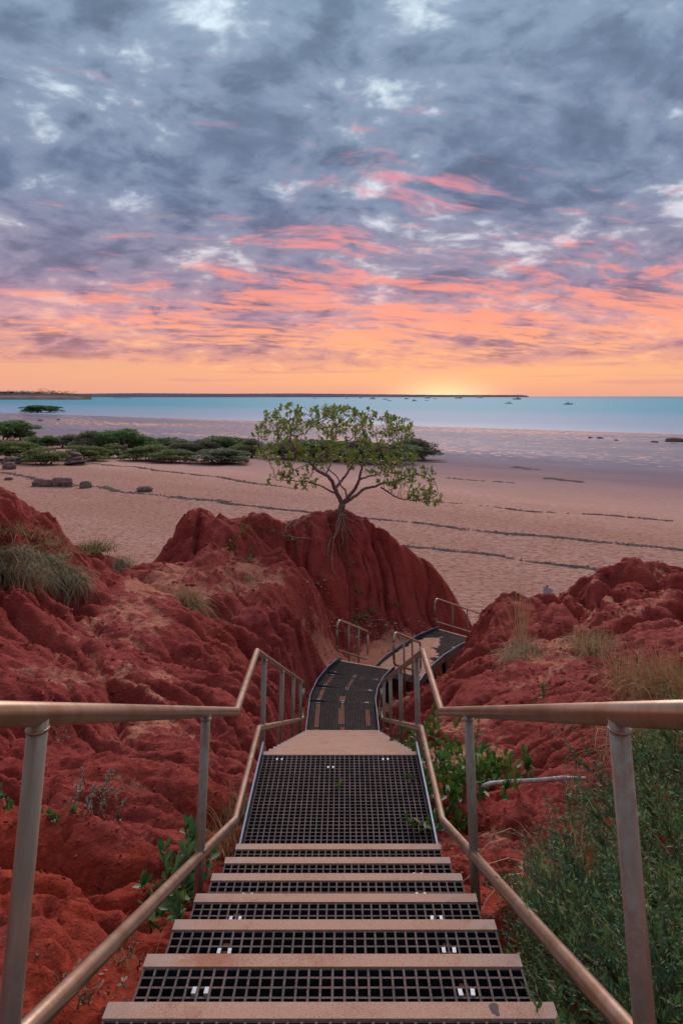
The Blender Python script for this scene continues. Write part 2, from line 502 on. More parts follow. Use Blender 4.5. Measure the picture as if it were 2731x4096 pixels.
gx_r = spaced(0.0, 14.0, lambda a: 0.023 + 0.0048 * a)
gx = np.concatenate([-gx_r[:0:-1], gx_r])
gy = spaced(-1.0, 27.5, lambda a: 0.013 + 0.0025 * max(a, 0))
GX, GY = np.meshgrid(gx, gy)
H0 = rbf(GX, GY)
# downhill direction, for gullies that run with the fall of the land
dHy, dHx = np.gradient(H0, gy, gx)
slope = np.sqrt(dHx**2 + dHy**2)
gl_ = sstep(-GX, -0.2, 1.2)
ux = dHx + 0.30 * (0.5 * gl_ - 0.55 * (1 - gl_)) * sstep(18.5 - GY, 0, 2)
uy = dHy - 0.30 * 0.85 * sstep(18.5 - GY, 0, 2)
un_ = np.sqrt(ux**2 + uy**2) + 1e-6
ux, uy = ux / un_, uy / un_
def bil(A, x, y):
    ix = np.clip(np.searchsorted(gx, x) - 1, 0, len(gx) - 2)
    iy = np.clip(np.searchsorted(gy, y) - 1, 0, len(gy) - 2)
    fx = np.clip((x - gx[ix]) / (gx[ix + 1] - gx[ix]), 0, 1)
    fy = np.clip((y - gy[iy]) / (gy[iy + 1] - gy[iy]), 0, 1)
    return (A[iy, ix] * (1 - fx) + A[iy, ix + 1] * fx) * (1 - fy) + (A[iy + 1, ix] * (1 - fx) + A[iy + 1, ix + 1] * fx) * fy
def lic(fn, length, steps):
    acc = fn(GX, GY)
    tot = 1.0
    for sgn in (1, -1):
        x, y = GX.copy(), GY.copy()
        for k in range(steps):
            vx, vy = bil(ux, x, y), bil(uy, x, y)
            x = x + sgn * vx * length / steps
            y = y + sgn * vy * length / steps
            acc = acc + fn(x, y)
            tot += 1.0
    return acc / tot
wx, wy = fbm(GX * .5, GY * .5, 3, 40) * 0.35, fbm(GX * .5, GY * .5, 3, 50) * 0.35
big = lic(lambda x, y: pnoise((x + wx) * 0.85, (y + wy) * 0.85, 1), 1.3, 7)
med = lic(lambda x, y: pnoise((x + wx) * 1.75, (y + wy) * 1.75, 2), 1.25, 9)
sml = lic(lambda x, y: pnoise(x * 4.6, y * 4.6, 5), 0.42, 5)
def norm(a):
    return a / (np.abs(a).mean() * 2 + 1e-9)
big, med, sml = norm(big), norm(med), norm(sml)
cut = lambda n_, p_: (1 - np.minimum(np.abs(n_), 1.0))**p_
blob = lambda cx, cy, rx, ry: np.exp(-((GX - cx) / rx)**2 - ((GY - cy) / ry)**2)
sl = sstep(slope, 0.10, 0.85)
sl = np.clip(np.maximum(sl, 0.75 * blob(6.5, 16.0, 3.2, 2.0) + 0.30 * blob(-3.2, 9.6, 2.2, 2.2)), 0, 1)
sl = sl * (1 - 0.85 * sstep(uy * sstep(slope, .3, .9), 0.1, 0.6))        # the seaward backs stay smooth, so do the crests
sl = sl * (1 - 0.75 * np.minimum(blob(-7.5, 15.6, 2.6, 2.2), 1)) * (1 - 0.74 * blob(1.4, 21.4, 3.2, 2.6))
vary = 0.45 + 0.75 * sstep(fbm(GX * .42, GY * .42, 2, 90), -0.45, 0.5)
carve = cut(big, 1.9) * (0.07 + 0.78 * sl) * vary + cut(med, 1.8) * (0.035 + 0.36 * sl) * vary + cut(sml, 1.6) * (0.018 + 0.07 * sl) * (1.5 - vary)
cover_h = -(carve - 0.20 * (0.12 + 1.1 * sl)) - fbm(GX * .8, GY * .8, 3, 33) * 0.11 * (0.3 + sl)
def worley(x, y, seed):
    xi, yi = np.floor(x).astype(int), np.floor(y).astype(int)
    f1 = np.full(x.shape, 9.0); f2 = np.full(x.shape, 9.0); val = np.zeros(x.shape)
    for ox in (-1, 0, 1):
        for oy in (-1, 0, 1):
            cx, cy = xi + ox, yi + oy
            h_ = _perm[(_perm[(cx + seed) & 255] + cy) & 255]
            h2 = _perm[(h_ + 91) & 255]
            dd = np.hypot(cx + h_ / 256.0 - x, cy + h2 / 256.0 - y)
            near = dd < f1
            f2 = np.where(near, f1, np.minimum(f2, dd))
            val = np.where(near, _perm[(h2 + 37) & 255] / 255.0, val)
            f1 = np.where(near, dd, f1)
    return f1, f2, val
# blocks parted by cracks, longer down the slope
jx, jy = GX + wx * .6 + fbm(GX * 3, GY * 3, 2, 66) * .06, GY + wy * .6 + fbm(GX * 3, GY * 3, 2, 67) * .06
wa = worley(jx * 1.5, jy * 1.0, 3)
wb = worley(jx * 4.2, jy * 3.0, 8)
blocks = (wa[2] - .5) * 0.16 + (wb[2] - .5) * 0.055
gapA = np.exp(-((wa[1] - wa[0]) / 0.05)**2) * 0.09 + np.exp(-((wb[1] - wb[0]) / 0.07)**2) * 0.03
soft = 1 - np.exp(-((wa[1] - wa[0]) / 0.10)**2)
rgh = (0.30 + 0.9 * sl) * sstep(fbm(GX * .5, GY * .5, 2, 95), -0.55, 0.25)
crk = np.exp(-(med / 0.06)**2) * 0.20 + np.exp(-(big / 0.045)**2) * 0.30
carve2 = (blocks * soft + gapA) * rgh + crk * (0.16 + sl) * vary * (1 - 0.8 * sstep(uy, 0.2, 0.7))
zz_ = H0 + carve + fbm(GX * 1.3, GY * 1.3, 3, 44) * .14
tq = zz_ / 0.30
terr = ((tq % 1.0) - 0.5 - sstep(tq % 1.0, 0.72, 1.0)) * 0.30 * 0.42
wl = worley(jx * 0.95 + 7.3, jy * 0.8 + 2.1, 21)
lump = (0.42 - wl[0]) * 0.95 * (np.minimum(blob(0.2, 20.4, 4.2, 2.4) + 0.5 * blob(-2.8, 16.2, 2.2, 2.0), 1)) * (1 - sstep(GY, 22.0, 23.0))
ledge = lump * (1 - 0.7 * sstep(GY, 21.2, 22.2)) + terr * sstep(slope, .15, .6) * sstep(fbm(GX * .35, GY * .35, 2, 96), -.3, .4) - carve2 + fbm(GX * 1.1 + 3 * H0 * .15, GY * 1.9, 4, 8) * 0.05 + fbm(GX * 4.2, GY * 7.5, 4, 18, 0.6) * 0.026 + fbm(GX * 14, GY * 19, 3, 28, 0.6) * 0.014
damp = sstep(GY, 2.0, 9.0) * 0.35 + 0.65
H1 = H0 - cover_h * damp - ledge
# keep the ground under the walkway
def path_info(x, y):
    best = np.full(x.shape, 1e9)
    hh = np.zeros(x.shape)
    for (x0, y0, h0), (x1, y1, h1) in zip(PATH[:-1], PATH[1:]):
        L2 = (x1 - x0)**2 + (y1 - y0)**2 + 1e-9
        t_ = np.clip(((x - x0) * (x1 - x0) + (y - y0) * (y1 - y0)) / L2, 0, 1)
        dd = np.hypot(x - x0 - t_ * (x1 - x0), y - y0 - t_ * (y1 - y0))
        hn = h0 + t_ * (h1 - h0)
        w_ = dd < best
        best = np.where(w_, dd, best)
        hh = np.where(w_, hn, hh)
    return best, hh
pd, ph = path_info(GX, GY)
pxl = np.interp(GY, PATH[:, 1], PATH[:, 0])
wflat = (1 - sstep(pd, 1.15, 2.1)) * sstep(GY, 16.0, 16.8) * (1 - sstep(GY, 20.2, 21.2)) * (GX < pxl)
H1 = H1 * (1 - wflat) + (ph + 0.16 + fbm(GX * 2, GY * 2, 3, 88) * .04) * wflat        # trodden sandy floor left of the flight
over = np.maximum(ph + 0.30 - H1, 0)
H1 = H1 + over * (1 - sstep(pd, 0.72, 1.15))
TZ = CAMZ - H1
def ground(x, y):
    return float(bil(TZ, np.array([x]), np.array([y]))[0])
def gpt(pxx, pyy, d0, d1):
    """first ground point met along the sight line of a photograph pixel"""
    dd = np.linspace(d0, d1, 400)
    k = (pyy - HOR) * CS / FPX
    h = k * dd * CS / (1 + k * SN)
    xx = (pxx - VPX) * (dd * CS - h * SN) / FPX
    g = bil(TZ, xx, dd)
    hit = np.nonzero(g >= CAMZ - h)[0]
    i = int(hit[0]) if len(hit) else 399
    return Vector((float(xx[i]), float(dd[i]), float(g[i])))
# sand lies in the flats and hollows
lap = np.zeros_like(H1)
k_ = 6
lap[k_:-k_, k_:-k_] = (H1[2*k_:, k_:-k_] + H1[:-2*k_, k_:-k_] + H1[k_:-k_, 2*k_:] + H1[k_:-k_, :-2*k_]) / 4 - H1[k_:-k_, k_:-k_]
sandA = (1 - sstep(slope, 0.18, 0.5)) * 0.55 + sstep(-lap, 0.004, 0.05) * 0.25 + fbm(GX * .45, GY * .45, 3, 60) * 0.25
sandA = sandA + (1 - sstep(pd, 0.6, 1.6)) * sstep(GY, 5.0, 9.0) * 0.45
sandA = sandA + (1 - sstep(pd, 0.9, 2.0)) * sstep(GY, 13.5, 15.5) * 0.6
fHy, fHx = np.gradient(H0 + carve * .7, gy, gx)
sandA = np.clip(sandA, 0, 1.3) * (1 - sstep(np.sqrt(fHx**2 + fHy**2), 0.35, 0.8))
sandA = np.maximum(sandA, wflat * 1.1)
ny, nx = GX.shape
V = np.stack([GX, GY, TZ], -1).reshape(-1, 3)
I = np.arange(ny * nx).reshape(ny, nx)
F = np.stack([I[:-1, :-1], I[:-1, 1:], I[1:, 1:], I[1:, :-1]], -1).reshape(-1, 4)
me = mesh_np("red_rock_ground", V, F, [M['rock']], smooth=True)
a_ = me.attributes.new("sand", 'FLOAT', 'POINT')
a_.data.foreach_set("value", sandA.astype(np.float32).ravel())
tag(link("red_rock_ground", me), "red pindan rock and soil gully either side of the stairs", kind="structure")

# ------------------------------------------------------------------ beach, tidal flat and sea
SHX, SHY = 93.0, 190.0
NXs, NYs = -0.621, -0.785
def inland(x, y):
    return (x - SHX) * NXs + (y - SHY) * NYs
def beach_z(x, y):
    q = inland(x, y)
    z = np.interp(q, [-400, -30, 0, 30, 75, 105, 140, 168, 190, 230], [-6, -0.5, 0.0, 0.08, 0.2, 0.35, 1.0, 1.6, 1.95, 2.6])
    return z
def mk_beach():
    m, t, b = material("beach_sand")
    pos = geo(t).outputs['Position']
    x, y, z = t.xyz(pos)
    q = t.math('ADD', t.math('MULTIPLY', t.math('SUBTRACT', x, SHX), NXs), t.math('MULTIPLY', t.math('SUBTRACT', y, SHY), NYs))
    al = t.math('ADD', t.math('MULTIPLY', x, 0.785), t.math('MULTIPLY', y, -0.621))
    sv = t.comb(t.math('MULTIPLY', al, 0.35), q, 0.0)                    # stretched along the shore
    wob = t.math('MULTIPLY', t.math('SUBTRACT', t.noise(sv, 0.045, 4, 0.6), 0.5), 18.0)
    qw = t.math('ADD', q, wob)
    n_f = t.noise(t.vmath('MULTIPLY', pos, (1.0, 1.6, 1.0)), 2.3, 5, 0.65)
    n_b = t.noise(sv, 0.14, 5, 0.6)
    dry = t.mix(t.step(n_f, 0.34, 0.66), (0.52, 0.255, 0.190), (0.66, 0.38, 0.305))
    dry = t.mix(t.step(n_b, 0.4, 0.68), dry, (0.53, 0.275, 0.205))
    rough = t.mix(t.step(t.noise(t.vmath('MULTIPLY', pos, (1.0, 1.5, 1.0)), 3.4, 5, 0.62, 0.6), 0.49, 0.60), dry, (0.38, 0.155, 0.105))    # scuffed by feet
    dry = t.mix(t.step(qw, 148, 162), dry, rough)
    damp = t.mix(t.step(n_b, 0.35, 0.7), (0.28, 0.165, 0.175), (0.355, 0.22, 0.225))
    wet = t.mix(t.step(t.noise(sv, 0.09, 5, 0.6), 0.35, 0.65), (0.17, 0.145, 0.195), (0.245, 0.205, 0.255))
    c = t.mix(t.step(qw, 118, 158), damp, dry)
    c = t.mix(t.step(qw, 130, 98), c, wet)
    # films of water left by the tide
    pud = t.noise(t.comb(t.math('MULTIPLY', al, 0.8), t.math('MULTIPLY', q, 1.0), 2.0), 0.55, 6, 0.66)
    big = t.noise(sv, 0.03, 3, 0.5)
    film = t.math('MULTIPLY', t.step(t.math('ADD', t.math('MULTIPLY', pud, 0.72), t.math('MULTIPLY', big, 0.28)), 0.53, 0.575), t.step(qw, 112, 92))
    film = t.math('MAXIMUM', film, t.step(q, 5.0, 1.5))
    c = t.mix(t.math('MULTIPLY', film, 0.5), c, (0.12, 0.10, 0.13))
    # weed and drift left in dark lines
    t.put(b.inputs['Base Color'], c)
    rg = t.mix(t.step(qw, 120, 80), (0.95,)*3, (0.62,)*3)
    rg = t.mix(film, rg, (0.07,)*3)
    t.put(b.inputs['Roughness'], rg)
    t.put(b.inputs['Specular IOR Level'], t.mix(film, (0.12,)*3, (0.5,)*3))
    hump = t.math('ADD', t.math('MULTIPLY', n_f, 1.0), t.math('MULTIPLY', t.noise(pos, 7.0, 4, 0.6), 0.35))
    amt = t.math('MULTIPLY', t.step(qw, 146, 164, 0.06, 1.0), t.math('SUBTRACT', 1.0, film))
    bump(t, b, t.math('MULTIPLY', hump, amt), 1.0, 0.26)
    return m
M['beach'] = mk_beach()
by = np.concatenate([spaced(15, 60, lambda a: 0.35), spaced(60.5, 620, lambda a: 0.02 * a)])
bx = np.concatenate([-spaced(0.0, 560, lambda a: 0.5 + 0.03 * a)[:0:-1], spaced(0.0, 330, lambda a: 0.5 + 0.03 * a)])
BX, BY = np.meshgrid(bx, by)
BZ = beach_z(BX, BY) + fbm(BX * .16, BY * .16, 3, 70) * 0.05 * sstep(inland(BX, BY), 60, 130) + fbm(BX * .9, BY * .9, 2, 77) * 0.02 * sstep(inland(BX, BY), 120, 150)
V = np.stack([BX, BY, BZ], -1).reshape(-1, 3)
I = np.arange(BX.size).reshape(BX.shape)
F = np.stack([I[:-1, :-1], I[:-1, 1:], I[1:, 1:], I[1:, :-1]], -1).reshape(-1, 4)
tag(link("beach", mesh_np("beach", V, F, [M['beach']], smooth=True)), "pink sand beach running down to the wet tidal flat", kind="structure")
def bpt(pxx, pyy):
    """beach point under a photograph pixel"""
    lo, hi = 20.0, 600.0
    for _ in range(50):
        mid = (lo + hi) / 2
        q = at(pxx, pyy, mid)
        if q.z > float(beach_z(q.x, q.y)):
            lo = mid
        else:
            hi = mid
    q = at(pxx, pyy, lo)
    return Vector((q.x, q.y, float(beach_z(q.x, q.y))))
def mk_sea():
    m, t, b = material("sea_water")
    pos = geo(t).outputs['Position']
    x, y, z = t.xyz(pos)
    q = t.math('ADD', t.math('MULTIPLY', t.math('SUBTRACT', x, SHX), -NXs), t.math('MULTIPLY', t.math('SUBTRACT', y, SHY), -NYs))
    n = t.noise(t.vmath('MULTIPLY', pos, (0.3, 1.0, 1.0)), 0.05, 5, 0.6)
    qn = t.math('ADD', q, t.math('MULTIPLY', t.math('SUBTRACT', n, 0.5), 60.0))
    deep = t.mix(t.step(n, 0.3, 0.7), (0.055, 0.335, 0.435), (0.085, 0.385, 0.485))
    c = t.mix(t.step(qn, 40, 330), (0.27, 0.38, 0.50), deep)
    c = t.mix(t.step(q, 900, 5000), c, (0.055, 0.30, 0.43))
    t.put(b.inputs['Base Color'], c)
    b.inputs['Roughness'].default_value = 0.55
    t.put(b.inputs['Specular IOR Level'], t.step(qn, -10, 60, 0.35, 0.14))
    b.inputs['IOR'].default_value = 1.33
    wv = t.math('ADD', t.noise(t.vmath('MULTIPLY', pos, (0.35, 1.0, 1.0)), 0.35, 4, 0.6), t.math('MULTIPLY', t.noise(t.vmath('MULTIPLY', pos, (0.4, 1.0, 1.0)), 1.6, 3, 0.6), 0.4))
    bump(t, b, wv, 0.6, 0.35)
    return m
M['sea'] = mk_sea()
sy = np.array([60, 120, 180, 250, 350, 500, 800, 1300, 2200, 4000, 8000, 20000, 50000.0])
sx = np.array([-50000, -15000, -4000, -1200, -400, -150, 0, 150, 400, 1200, 4000, 15000, 50000.0])
SX, SY = np.meshgrid(sx, sy)
V = np.stack([SX, SY, np.zeros_like(SX)], -1).reshape(-1, 3)
I = np.arange(SX.size).reshape(SX.shape)
F = np.stack([I[:-1, :-1], I[:-1, 1:], I[1:, 1:], I[1:, :-1]], -1).reshape(-1, 4)
tag(link("sea", mesh_np("sea", V, F, [M['sea']])), "calm turquoise bay water out to the horizon", kind="structure")

# ------------------------------------------------------------------ walkway materials
def mk_grit():
    m, t, b = material("gritted_nosing")
    pos = geo(t).outputs['Position']
    n = t.noise(pos, 5.0, 5, 0.65)
    c = t.mix(t.step(n, 0.3, 0.7), (0.49, 0.215, 0.125), (0.60, 0.305, 0.19))
    gr = t.noise(pos, 330.0, 2, 0.6)
    c = t.mix(t.step(gr, 0.42, 0.62), c, (0.60, 0.40, 0.31))
    c = t.mix(t.step(gr, 0.36, 0.30), c, (0.20, 0.09, 0.06))
    c = t.mix(t.math('MULTIPLY', t.step(t.noise(pos, 2.4, 4, 0.7), 0.56, 0.70), 0.6), c, (0.42, 0.13, 0.06))
    ox = t.math('ABSOLUTE', t.xyz(obj_vec(t))[0])
    ends = t.step(t.math('ADD', ox, t.math('MULTIPLY', t.math('SUBTRACT', n, 0.5), 0.5)), 0.44, 0.62)
    c = t.mix(t.math('MULTIPLY', ends, 0.45), c, (0.52, 0.42, 0.38))
    c = t.mix(t.math('MULTIPLY', t.step(t.noise(pos, 13.0, 6, 0.75), 0.55, 0.72), 0.5), c, (0.40, 0.125, 0.06))
    t.put(b.inputs['Base Color'], c)
    b.inputs['Roughness'].default_value = 0.9
    b.inputs['Specular IOR Level'].default_value = 0.2
    bump(t, b, t.noise(pos, 300.0, 3, 0.6), 0.5, 0.002)
    return m
M['nosing'] = mk_grit()
def mk_bartop():
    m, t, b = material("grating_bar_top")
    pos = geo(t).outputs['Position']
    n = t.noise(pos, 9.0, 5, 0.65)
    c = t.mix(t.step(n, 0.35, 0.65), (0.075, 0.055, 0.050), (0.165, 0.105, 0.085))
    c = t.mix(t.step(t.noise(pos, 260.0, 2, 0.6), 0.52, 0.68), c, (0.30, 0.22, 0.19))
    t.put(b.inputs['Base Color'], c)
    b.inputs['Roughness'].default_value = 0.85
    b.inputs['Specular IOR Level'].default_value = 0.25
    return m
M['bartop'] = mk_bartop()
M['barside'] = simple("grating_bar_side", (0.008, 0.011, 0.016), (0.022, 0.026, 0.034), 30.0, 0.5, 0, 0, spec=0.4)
M['clip'] = simple("clip_steel", (0.40, 0.42, 0.45), (0.55, 0.57, 0.60), 60.0, 0.5, 0.2, 0)
M['rustfill'] = simple("red_sand_fill", (0.34, 0.085, 0.042), (0.52, 0.17, 0.095), 40.0, 0.95, 0, 0.4, 0.004, spec=0.1)
M['plate'] = simple("kick_plate_steel", (0.030, 0.046, 0.064), (0.060, 0.085, 0.115), 6.0, 0.36, 0.25, 0.1, 0.002, spec=0.6)
M['plate_sky_sheen'] = simple("kick_plate_sky_sheen", (0.10, 0.19, 0.29), (0.17, 0.28, 0.40), 14.0, 0.45, 0.0, 0, spec=0.4)  # reflected sky painted into the colour of the plates' top edges
M['blacksteel'] = simple("support_steel", (0.014, 0.013, 0.014), (0.03, 0.026, 0.025), 12.0, 0.55, 0.3, 0.1, 0.002)
def mk_rail(name, rusty):
    m, t, b = material(name)
    pos = geo(t).outputs['Position']
    st = t.vmath('MULTIPLY', pos, (1.0, 1.0, 0.22))
    n = t.noise(st, 9.0, 6, 0.65)
    n2 = t.noise(pos, 46.0, 4, 0.7)
    c = t.mix(t.step(n, 0.35, 0.65), (0.38, 0.26, 0.16) if rusty < .5 else (0.23, 0.15, 0.09), (0.48, 0.38, 0.285) if rusty < .5 else (0.34, 0.30, 0.245))
    ru = t.math('MULTIPLY', t.step(t.math('ADD', n, t.math('MULTIPLY', t.math('SUBTRACT', n2, 0.5), 0.35)), 0.60 - 0.20 * rusty, 0.72 - 0.14 * rusty), 0.5 + 0.4 * rusty)
    c = t.mix(ru, c, t.mix(n2, (0.15, 0.065, 0.032), (0.29, 0.155, 0.085)))
    t.put(b.inputs['Base Color'], c)
    t.put(b.inputs['Metallic'], t.math('SUBTRACT', 0.80 - 0.4 * (rusty > .5), t.math('MULTIPLY', ru, 0.38)))
    t.put(b.inputs['Roughness'], t.math('ADD', t.math('ADD', 0.34, t.math('MULTIPLY', ru, 0.22)), t.math('MULTIPLY', t.math('SUBTRACT', n2, 0.5), 0.16)))
    bump(t, b, n2, 0.12, 0.0015)
    return m
M['rail'] = mk_rail("weathered_rail_steel", 0.15)
M['post'] = mk_rail("rusted_post_steel", 0.62)

# ------------------------------------------------------------------ staircase
CELL = 0.038
def grating_mesh(name, wid, ln):
    """bars along y from 0 to ln, across x, top at z = 0"""
    mb = MB()
    nxb = int(round(wid / CELL))
    for i in range(nxb + 1):
        x = -wid / 2 + wid * i / nxb
        mb.box((x, ln / 2, -0.019), (0.0072, ln, 0.038), mi=[0, 1, 1, 1, 1, 1])
    nyb = max(1, int(round(ln / CELL)))
    for j in range(nyb + 1):
        y = min(max(ln * j / nyb, 0.004), ln - 0.004)
        mb.box((0, y, -0.0205), (wid - 0.001, 0.0072, 0.0365), mi=[0, 1, 1, 1, 1, 1])
    return mb.mesh(name, [M['bartop'], M['barside']])
def nosing_mesh(name):
    mb = MB()
    wd_ = STW
    prof = [(-0.048, 0.0), (-0.048, 0.0035), (0.002, 0.0035), (0.006, 0.001), (0.006, -0.030), (0.001, -0.030), (0.001, -0.0025), (-0.048, -0.0025)]
    vs, n = [], 8
    for sx_ in (-1, 1):
        for a, b_ in prof:
            vs.append((sx_ * wd_ / 2, a, b_))
    fs = [(k, (k + 1) % n, n + (k + 1) % n, n + k) for k in range(n)]
    fs += [tuple(reversed(range(n))), tuple(n + k for k in range(n))]
    mb.add(vs, fs)
    return mb.mesh(name, [M['nosing']])
def clip_mesh():
    mb = MB()
    mb.box((0, 0, 0.003), (0.013, 0.024, 0.003))
    mb.box((0, -0.010, -0.006), (0.012, 0.003, 0.016))
    return mb.mesh("clip", [M['clip']])
TREAD_G = grating_mesh("tread", STW - 0.012, GOING - 0.052)
NOSE = nosing_mesh("nosing")
CLIP = clip_mesh()
FILLM = MB().box((0, 0, -0.022), (0.029, 0.058, 0.016)).mesh("debris_fill", [M['rustfill']])
stairs = empty("boardwalk_staircase", (CX, 1.0, CAMZ - 1.6))
tag(stairs, "long staircase of black mesh treads with sandy nosings winding down to the beach", "staircase")
def child(name, me, parent, loc, rz=0.0):
    """place mesh data at a world position under a parent that has no rotation of its own chain"""
    o = bpy.data.objects.new(name, me)
    COL.objects.link(o)
    o.parent = parent
    Mw = Matrix.Translation(loc) @ Matrix.Rotation(rz, 4, 'Z')
    pw = Matrix.Identity(4)
    chain, p = [], parent
    while p is not None:
        chain.append(p)
        p = p.parent
    for p in reversed(chain):
        pw = pw @ p.matrix_basis
    o.matrix_basis = pw.inverted() @ Mw
    return o
def fr(cx, cy, z, psi):
    """frame at a walkway point, heading psi to the right of straight ahead"""
    return Matrix.Translation((cx, cy, z)) @ Matrix.Rotation(-psi, 4, 'Z')
def tread(edge_x, edge_y, z, psi, clips=True):
    f_ = fr(edge_x, edge_y, z, psi)
    t_ = child("tread", TREAD_G, stairs, f_ @ Vector((0, -GOING + 0.006, 0)), -psi)
    child("nosing", NOSE, t_, f_ @ Vector((0, 0, 0)), -psi)
    if clips:
        for sx_ in (-1, 1):
            cxx = sx_ * (0.411 + rng.uniform(-0.019, 0.019))
            cyy = -0.142 + rng.uniform(-0.008, 0.008)
            for k in (-0.5, 0.5):
                child("clip", CLIP, t_, f_ @ Vector((cxx + k * CELL, cyy, 0)), -psi + rng.uniform(-0.06, 0.06))
            for k in range(2):
                if rng.random() < 0.75:
                    child("debris_fill", FILLM, t_, f_ @ Vector((cxx, cyy - 0.03 + k * 0.07, 0)), -psi)
for i in range(-4, 7):
    tread(CX, D_A + GOING * i, CAMZ - H_A - RISE * i, 0.0, i >= 0)
H_L = H_A + 7 * RISE                            # landing
D_G = D_A + 6 * GOING
def nose_at(x, y, z, psi, parent):
    child("nosing", NOSE, parent, Vector((x, y, z)), -psi)
D_L = 6.204
lg = child("landing_grating", grating_mesh("landing_grating", STW - 0.012, D_L - D_G + 0.02), stairs, Vector((CX, D_G - 0.07, CAMZ - H_L)))
nose_at(CX, D_L, CAMZ - H_L, 0, lg)
for (cxx, cyy) in ((-0.475, -0.115), (-0.07, -0.23), (0.36, -0.115)):
    for k in (-0.5, 0.5):
        child("clip", CLIP, lg, Vector((CX + cxx + k * CELL, D_L + cyy, CAMZ - H_L)))
for k, (ix, yy) in enumerate([(0.47, 5.12 + 0.038 * q) for q in range(9)] + [(-0.55, 5.12), (0.47, 5.47)]):
    child("debris_fill", FILLM, lg, Vector((CX + ix, yy, CAMZ - H_L - 0.004)))
for i in range(1, 17):
    tread(CX, D_L + GOING * i, CAMZ - H_L - RISE * i, 0.0, True)
H_D = H_L + 17 * RISE                           # lower deck
D_D = D_L + 16 * GOING
def plate_mesh(pts, z0, z1, th, name, parent):
    """upright plate along a plan polyline, slightly thick, top edge coloured with a painted sky sheen"""
    pts = [Vector((p[0], p[1], 0)) for p in pts]
    L, Rr = [], []
    for i, p in enumerate(pts):
        a = pts[max(i - 1, 0)]
        b_ = pts[min(i + 1, len(pts) - 1)]
        t_ = (b_ - a).normalized()
        nn_ = Vector((-t_.y, t_.x, 0)) * th / 2
        L.append(p + nn_)
        Rr.append(p - nn_)
    vs, fs, ms = [], [], []
    n = len(pts)
    for i in range(n):
        zt = z1 if 0 < i < n - 1 else z1 - 0.02
        for q in (L[i], Rr[i]):
            vs.append((q.x, q.y, z0))
        for q in (L[i], Rr[i]):
            vs.append((q.x, q.y, zt))
    for i in range(n - 1):
        a, b_ = i * 4, i * 4 + 4
        fs += [(a, b_, b_ + 2, a + 2), (b_ + 1, a + 1, a + 3, b_ + 3), (a + 2, b_ + 2, b_ + 3, a + 3), (b_, a, a + 1, b_ + 1)]
        ms += [0, 0, 1, 0]
    fs += [(1, 0, 2, 3), ((n - 1) * 4, (n - 1) * 4 + 1, (n - 1) * 4 + 3, (n - 1) * 4 + 2)]
    ms += [0, 0]
    mb = MB()
    mb.add(vs, fs, ms)
    return mb.build(name, [M['plate'], M['plate_sky_sheen']], parent)
def seg_pts(pts, n):
    out = []
    for a, b_ in zip(pts[:-1], pts[1:]):
        for k in range(n):
            out.append((a[0] + (b_[0] - a[0]) * k / n, a[1] + (b_[1] - a[1]) * k / n))
    out.append(pts[-1])
    return out
zL = CAMZ - H_L
for s_ in (-1, 1):
    xx = CX + s_ * (STW / 2 + 0.006)
    plate_mesh(seg_pts([(xx, D_G + 0.05), (xx, D_L - 0.02), (xx, D_L + 0.01)], 2), zL - 0.09, zL + 0.075, 0.012, "kick_plate", stairs)
# stringers under the flights
def stringer(x, y0, z0, y1, z1):
    mb = MB()
    vs = []
    for sx_ in (-0.012, 0.012):
        for (yy, zz) in ((y0, z0 - 0.05), (y0, z0 - 0.27), (y1, z1 - 0.27), (y1, z1 - 0.05)):
            vs.append((x + sx_, yy, zz))
    mb.add(vs, [(0, 1, 2, 3), (7, 6, 5, 4), (0, 3, 7, 4), (1, 0, 4, 5), (2, 1, 5, 6), (3, 2, 6, 7)])
    mb.build("stringer", [M['blacksteel']], stairs)
for s_ in (-1, 1):
    stringer(CX + s_ * (STW / 2 - 0.06), 0.3, CAMZ - H_A + RISE * (D_A - 0.3) / GOING - 0.12, D_G, CAMZ - H_A - 6 * RISE - 0.12)
    stringer(CX + s_ * (STW / 2 - 0.06), D_L - 0.3, zL - 0.02, D_D, CAMZ - H_D + RISE - 0.12)
# lower deck: four panels turning right
def deck(start, H, segs, plates=True):
    x, y = start
    z = CAMZ - H
    left, right = [], []
    for i, (psi, ln) in enumerate(segs):
        psi = R(psi)
        f_ = fr(x, y, z, psi)
        for lst, s_ in ((left, -1), (right, 1)):
            q = f_ @ Vector((s_ * (STW / 2 + 0.012), 0, 0))
            lst.append((q.x, q.y))
        pan = child("deck_panel", grating_mesh("deck_panel", STW - 0.012, ln - 0.004), stairs, Vector((x, y, z - 0.0015 * (i % 2))), -psi)
        for cxx in (-0.46, 0.0, 0.46):
            for cyy in (0.035, ln - 0.045):
                if rng.random() < 0.9:
                    for k in (-0.5, 0.5):
                        child("clip", CLIP, pan, f_ @ Vector((cxx + k * CELL + rng.uniform(-.01, .01), cyy, 0)), -psi)
        x, y = x + math.sin(psi) * ln, y + math.cos(psi) * ln
    f_ = fr(x, y, z, psi)
    for lst, s_ in ((left, -1), (right, 1)):
        q = f_ @ Vector((s_ * (STW / 2 + 0.012), 0.02, 0))
        lst.append((q.x, q.y))
    nose_at(x, y + 0.0, z + 0.001, psi, pan)
    if plates:
        plate_mesh(seg_pts(left, 3), z - 0.09, z + 0.085, 0.012, "kick_plate", stairs)
        plate_mesh(seg_pts(right, 3), z - 0.09, z + 0.085, 0.012, "kick_plate", stairs)
    return x, y, psi
x3, y3, psi3 = deck((CX, D_D + 0.03), H_D, [(0, 1.47), (8, 0.60), (16, 0.60), (24, 0.66)])
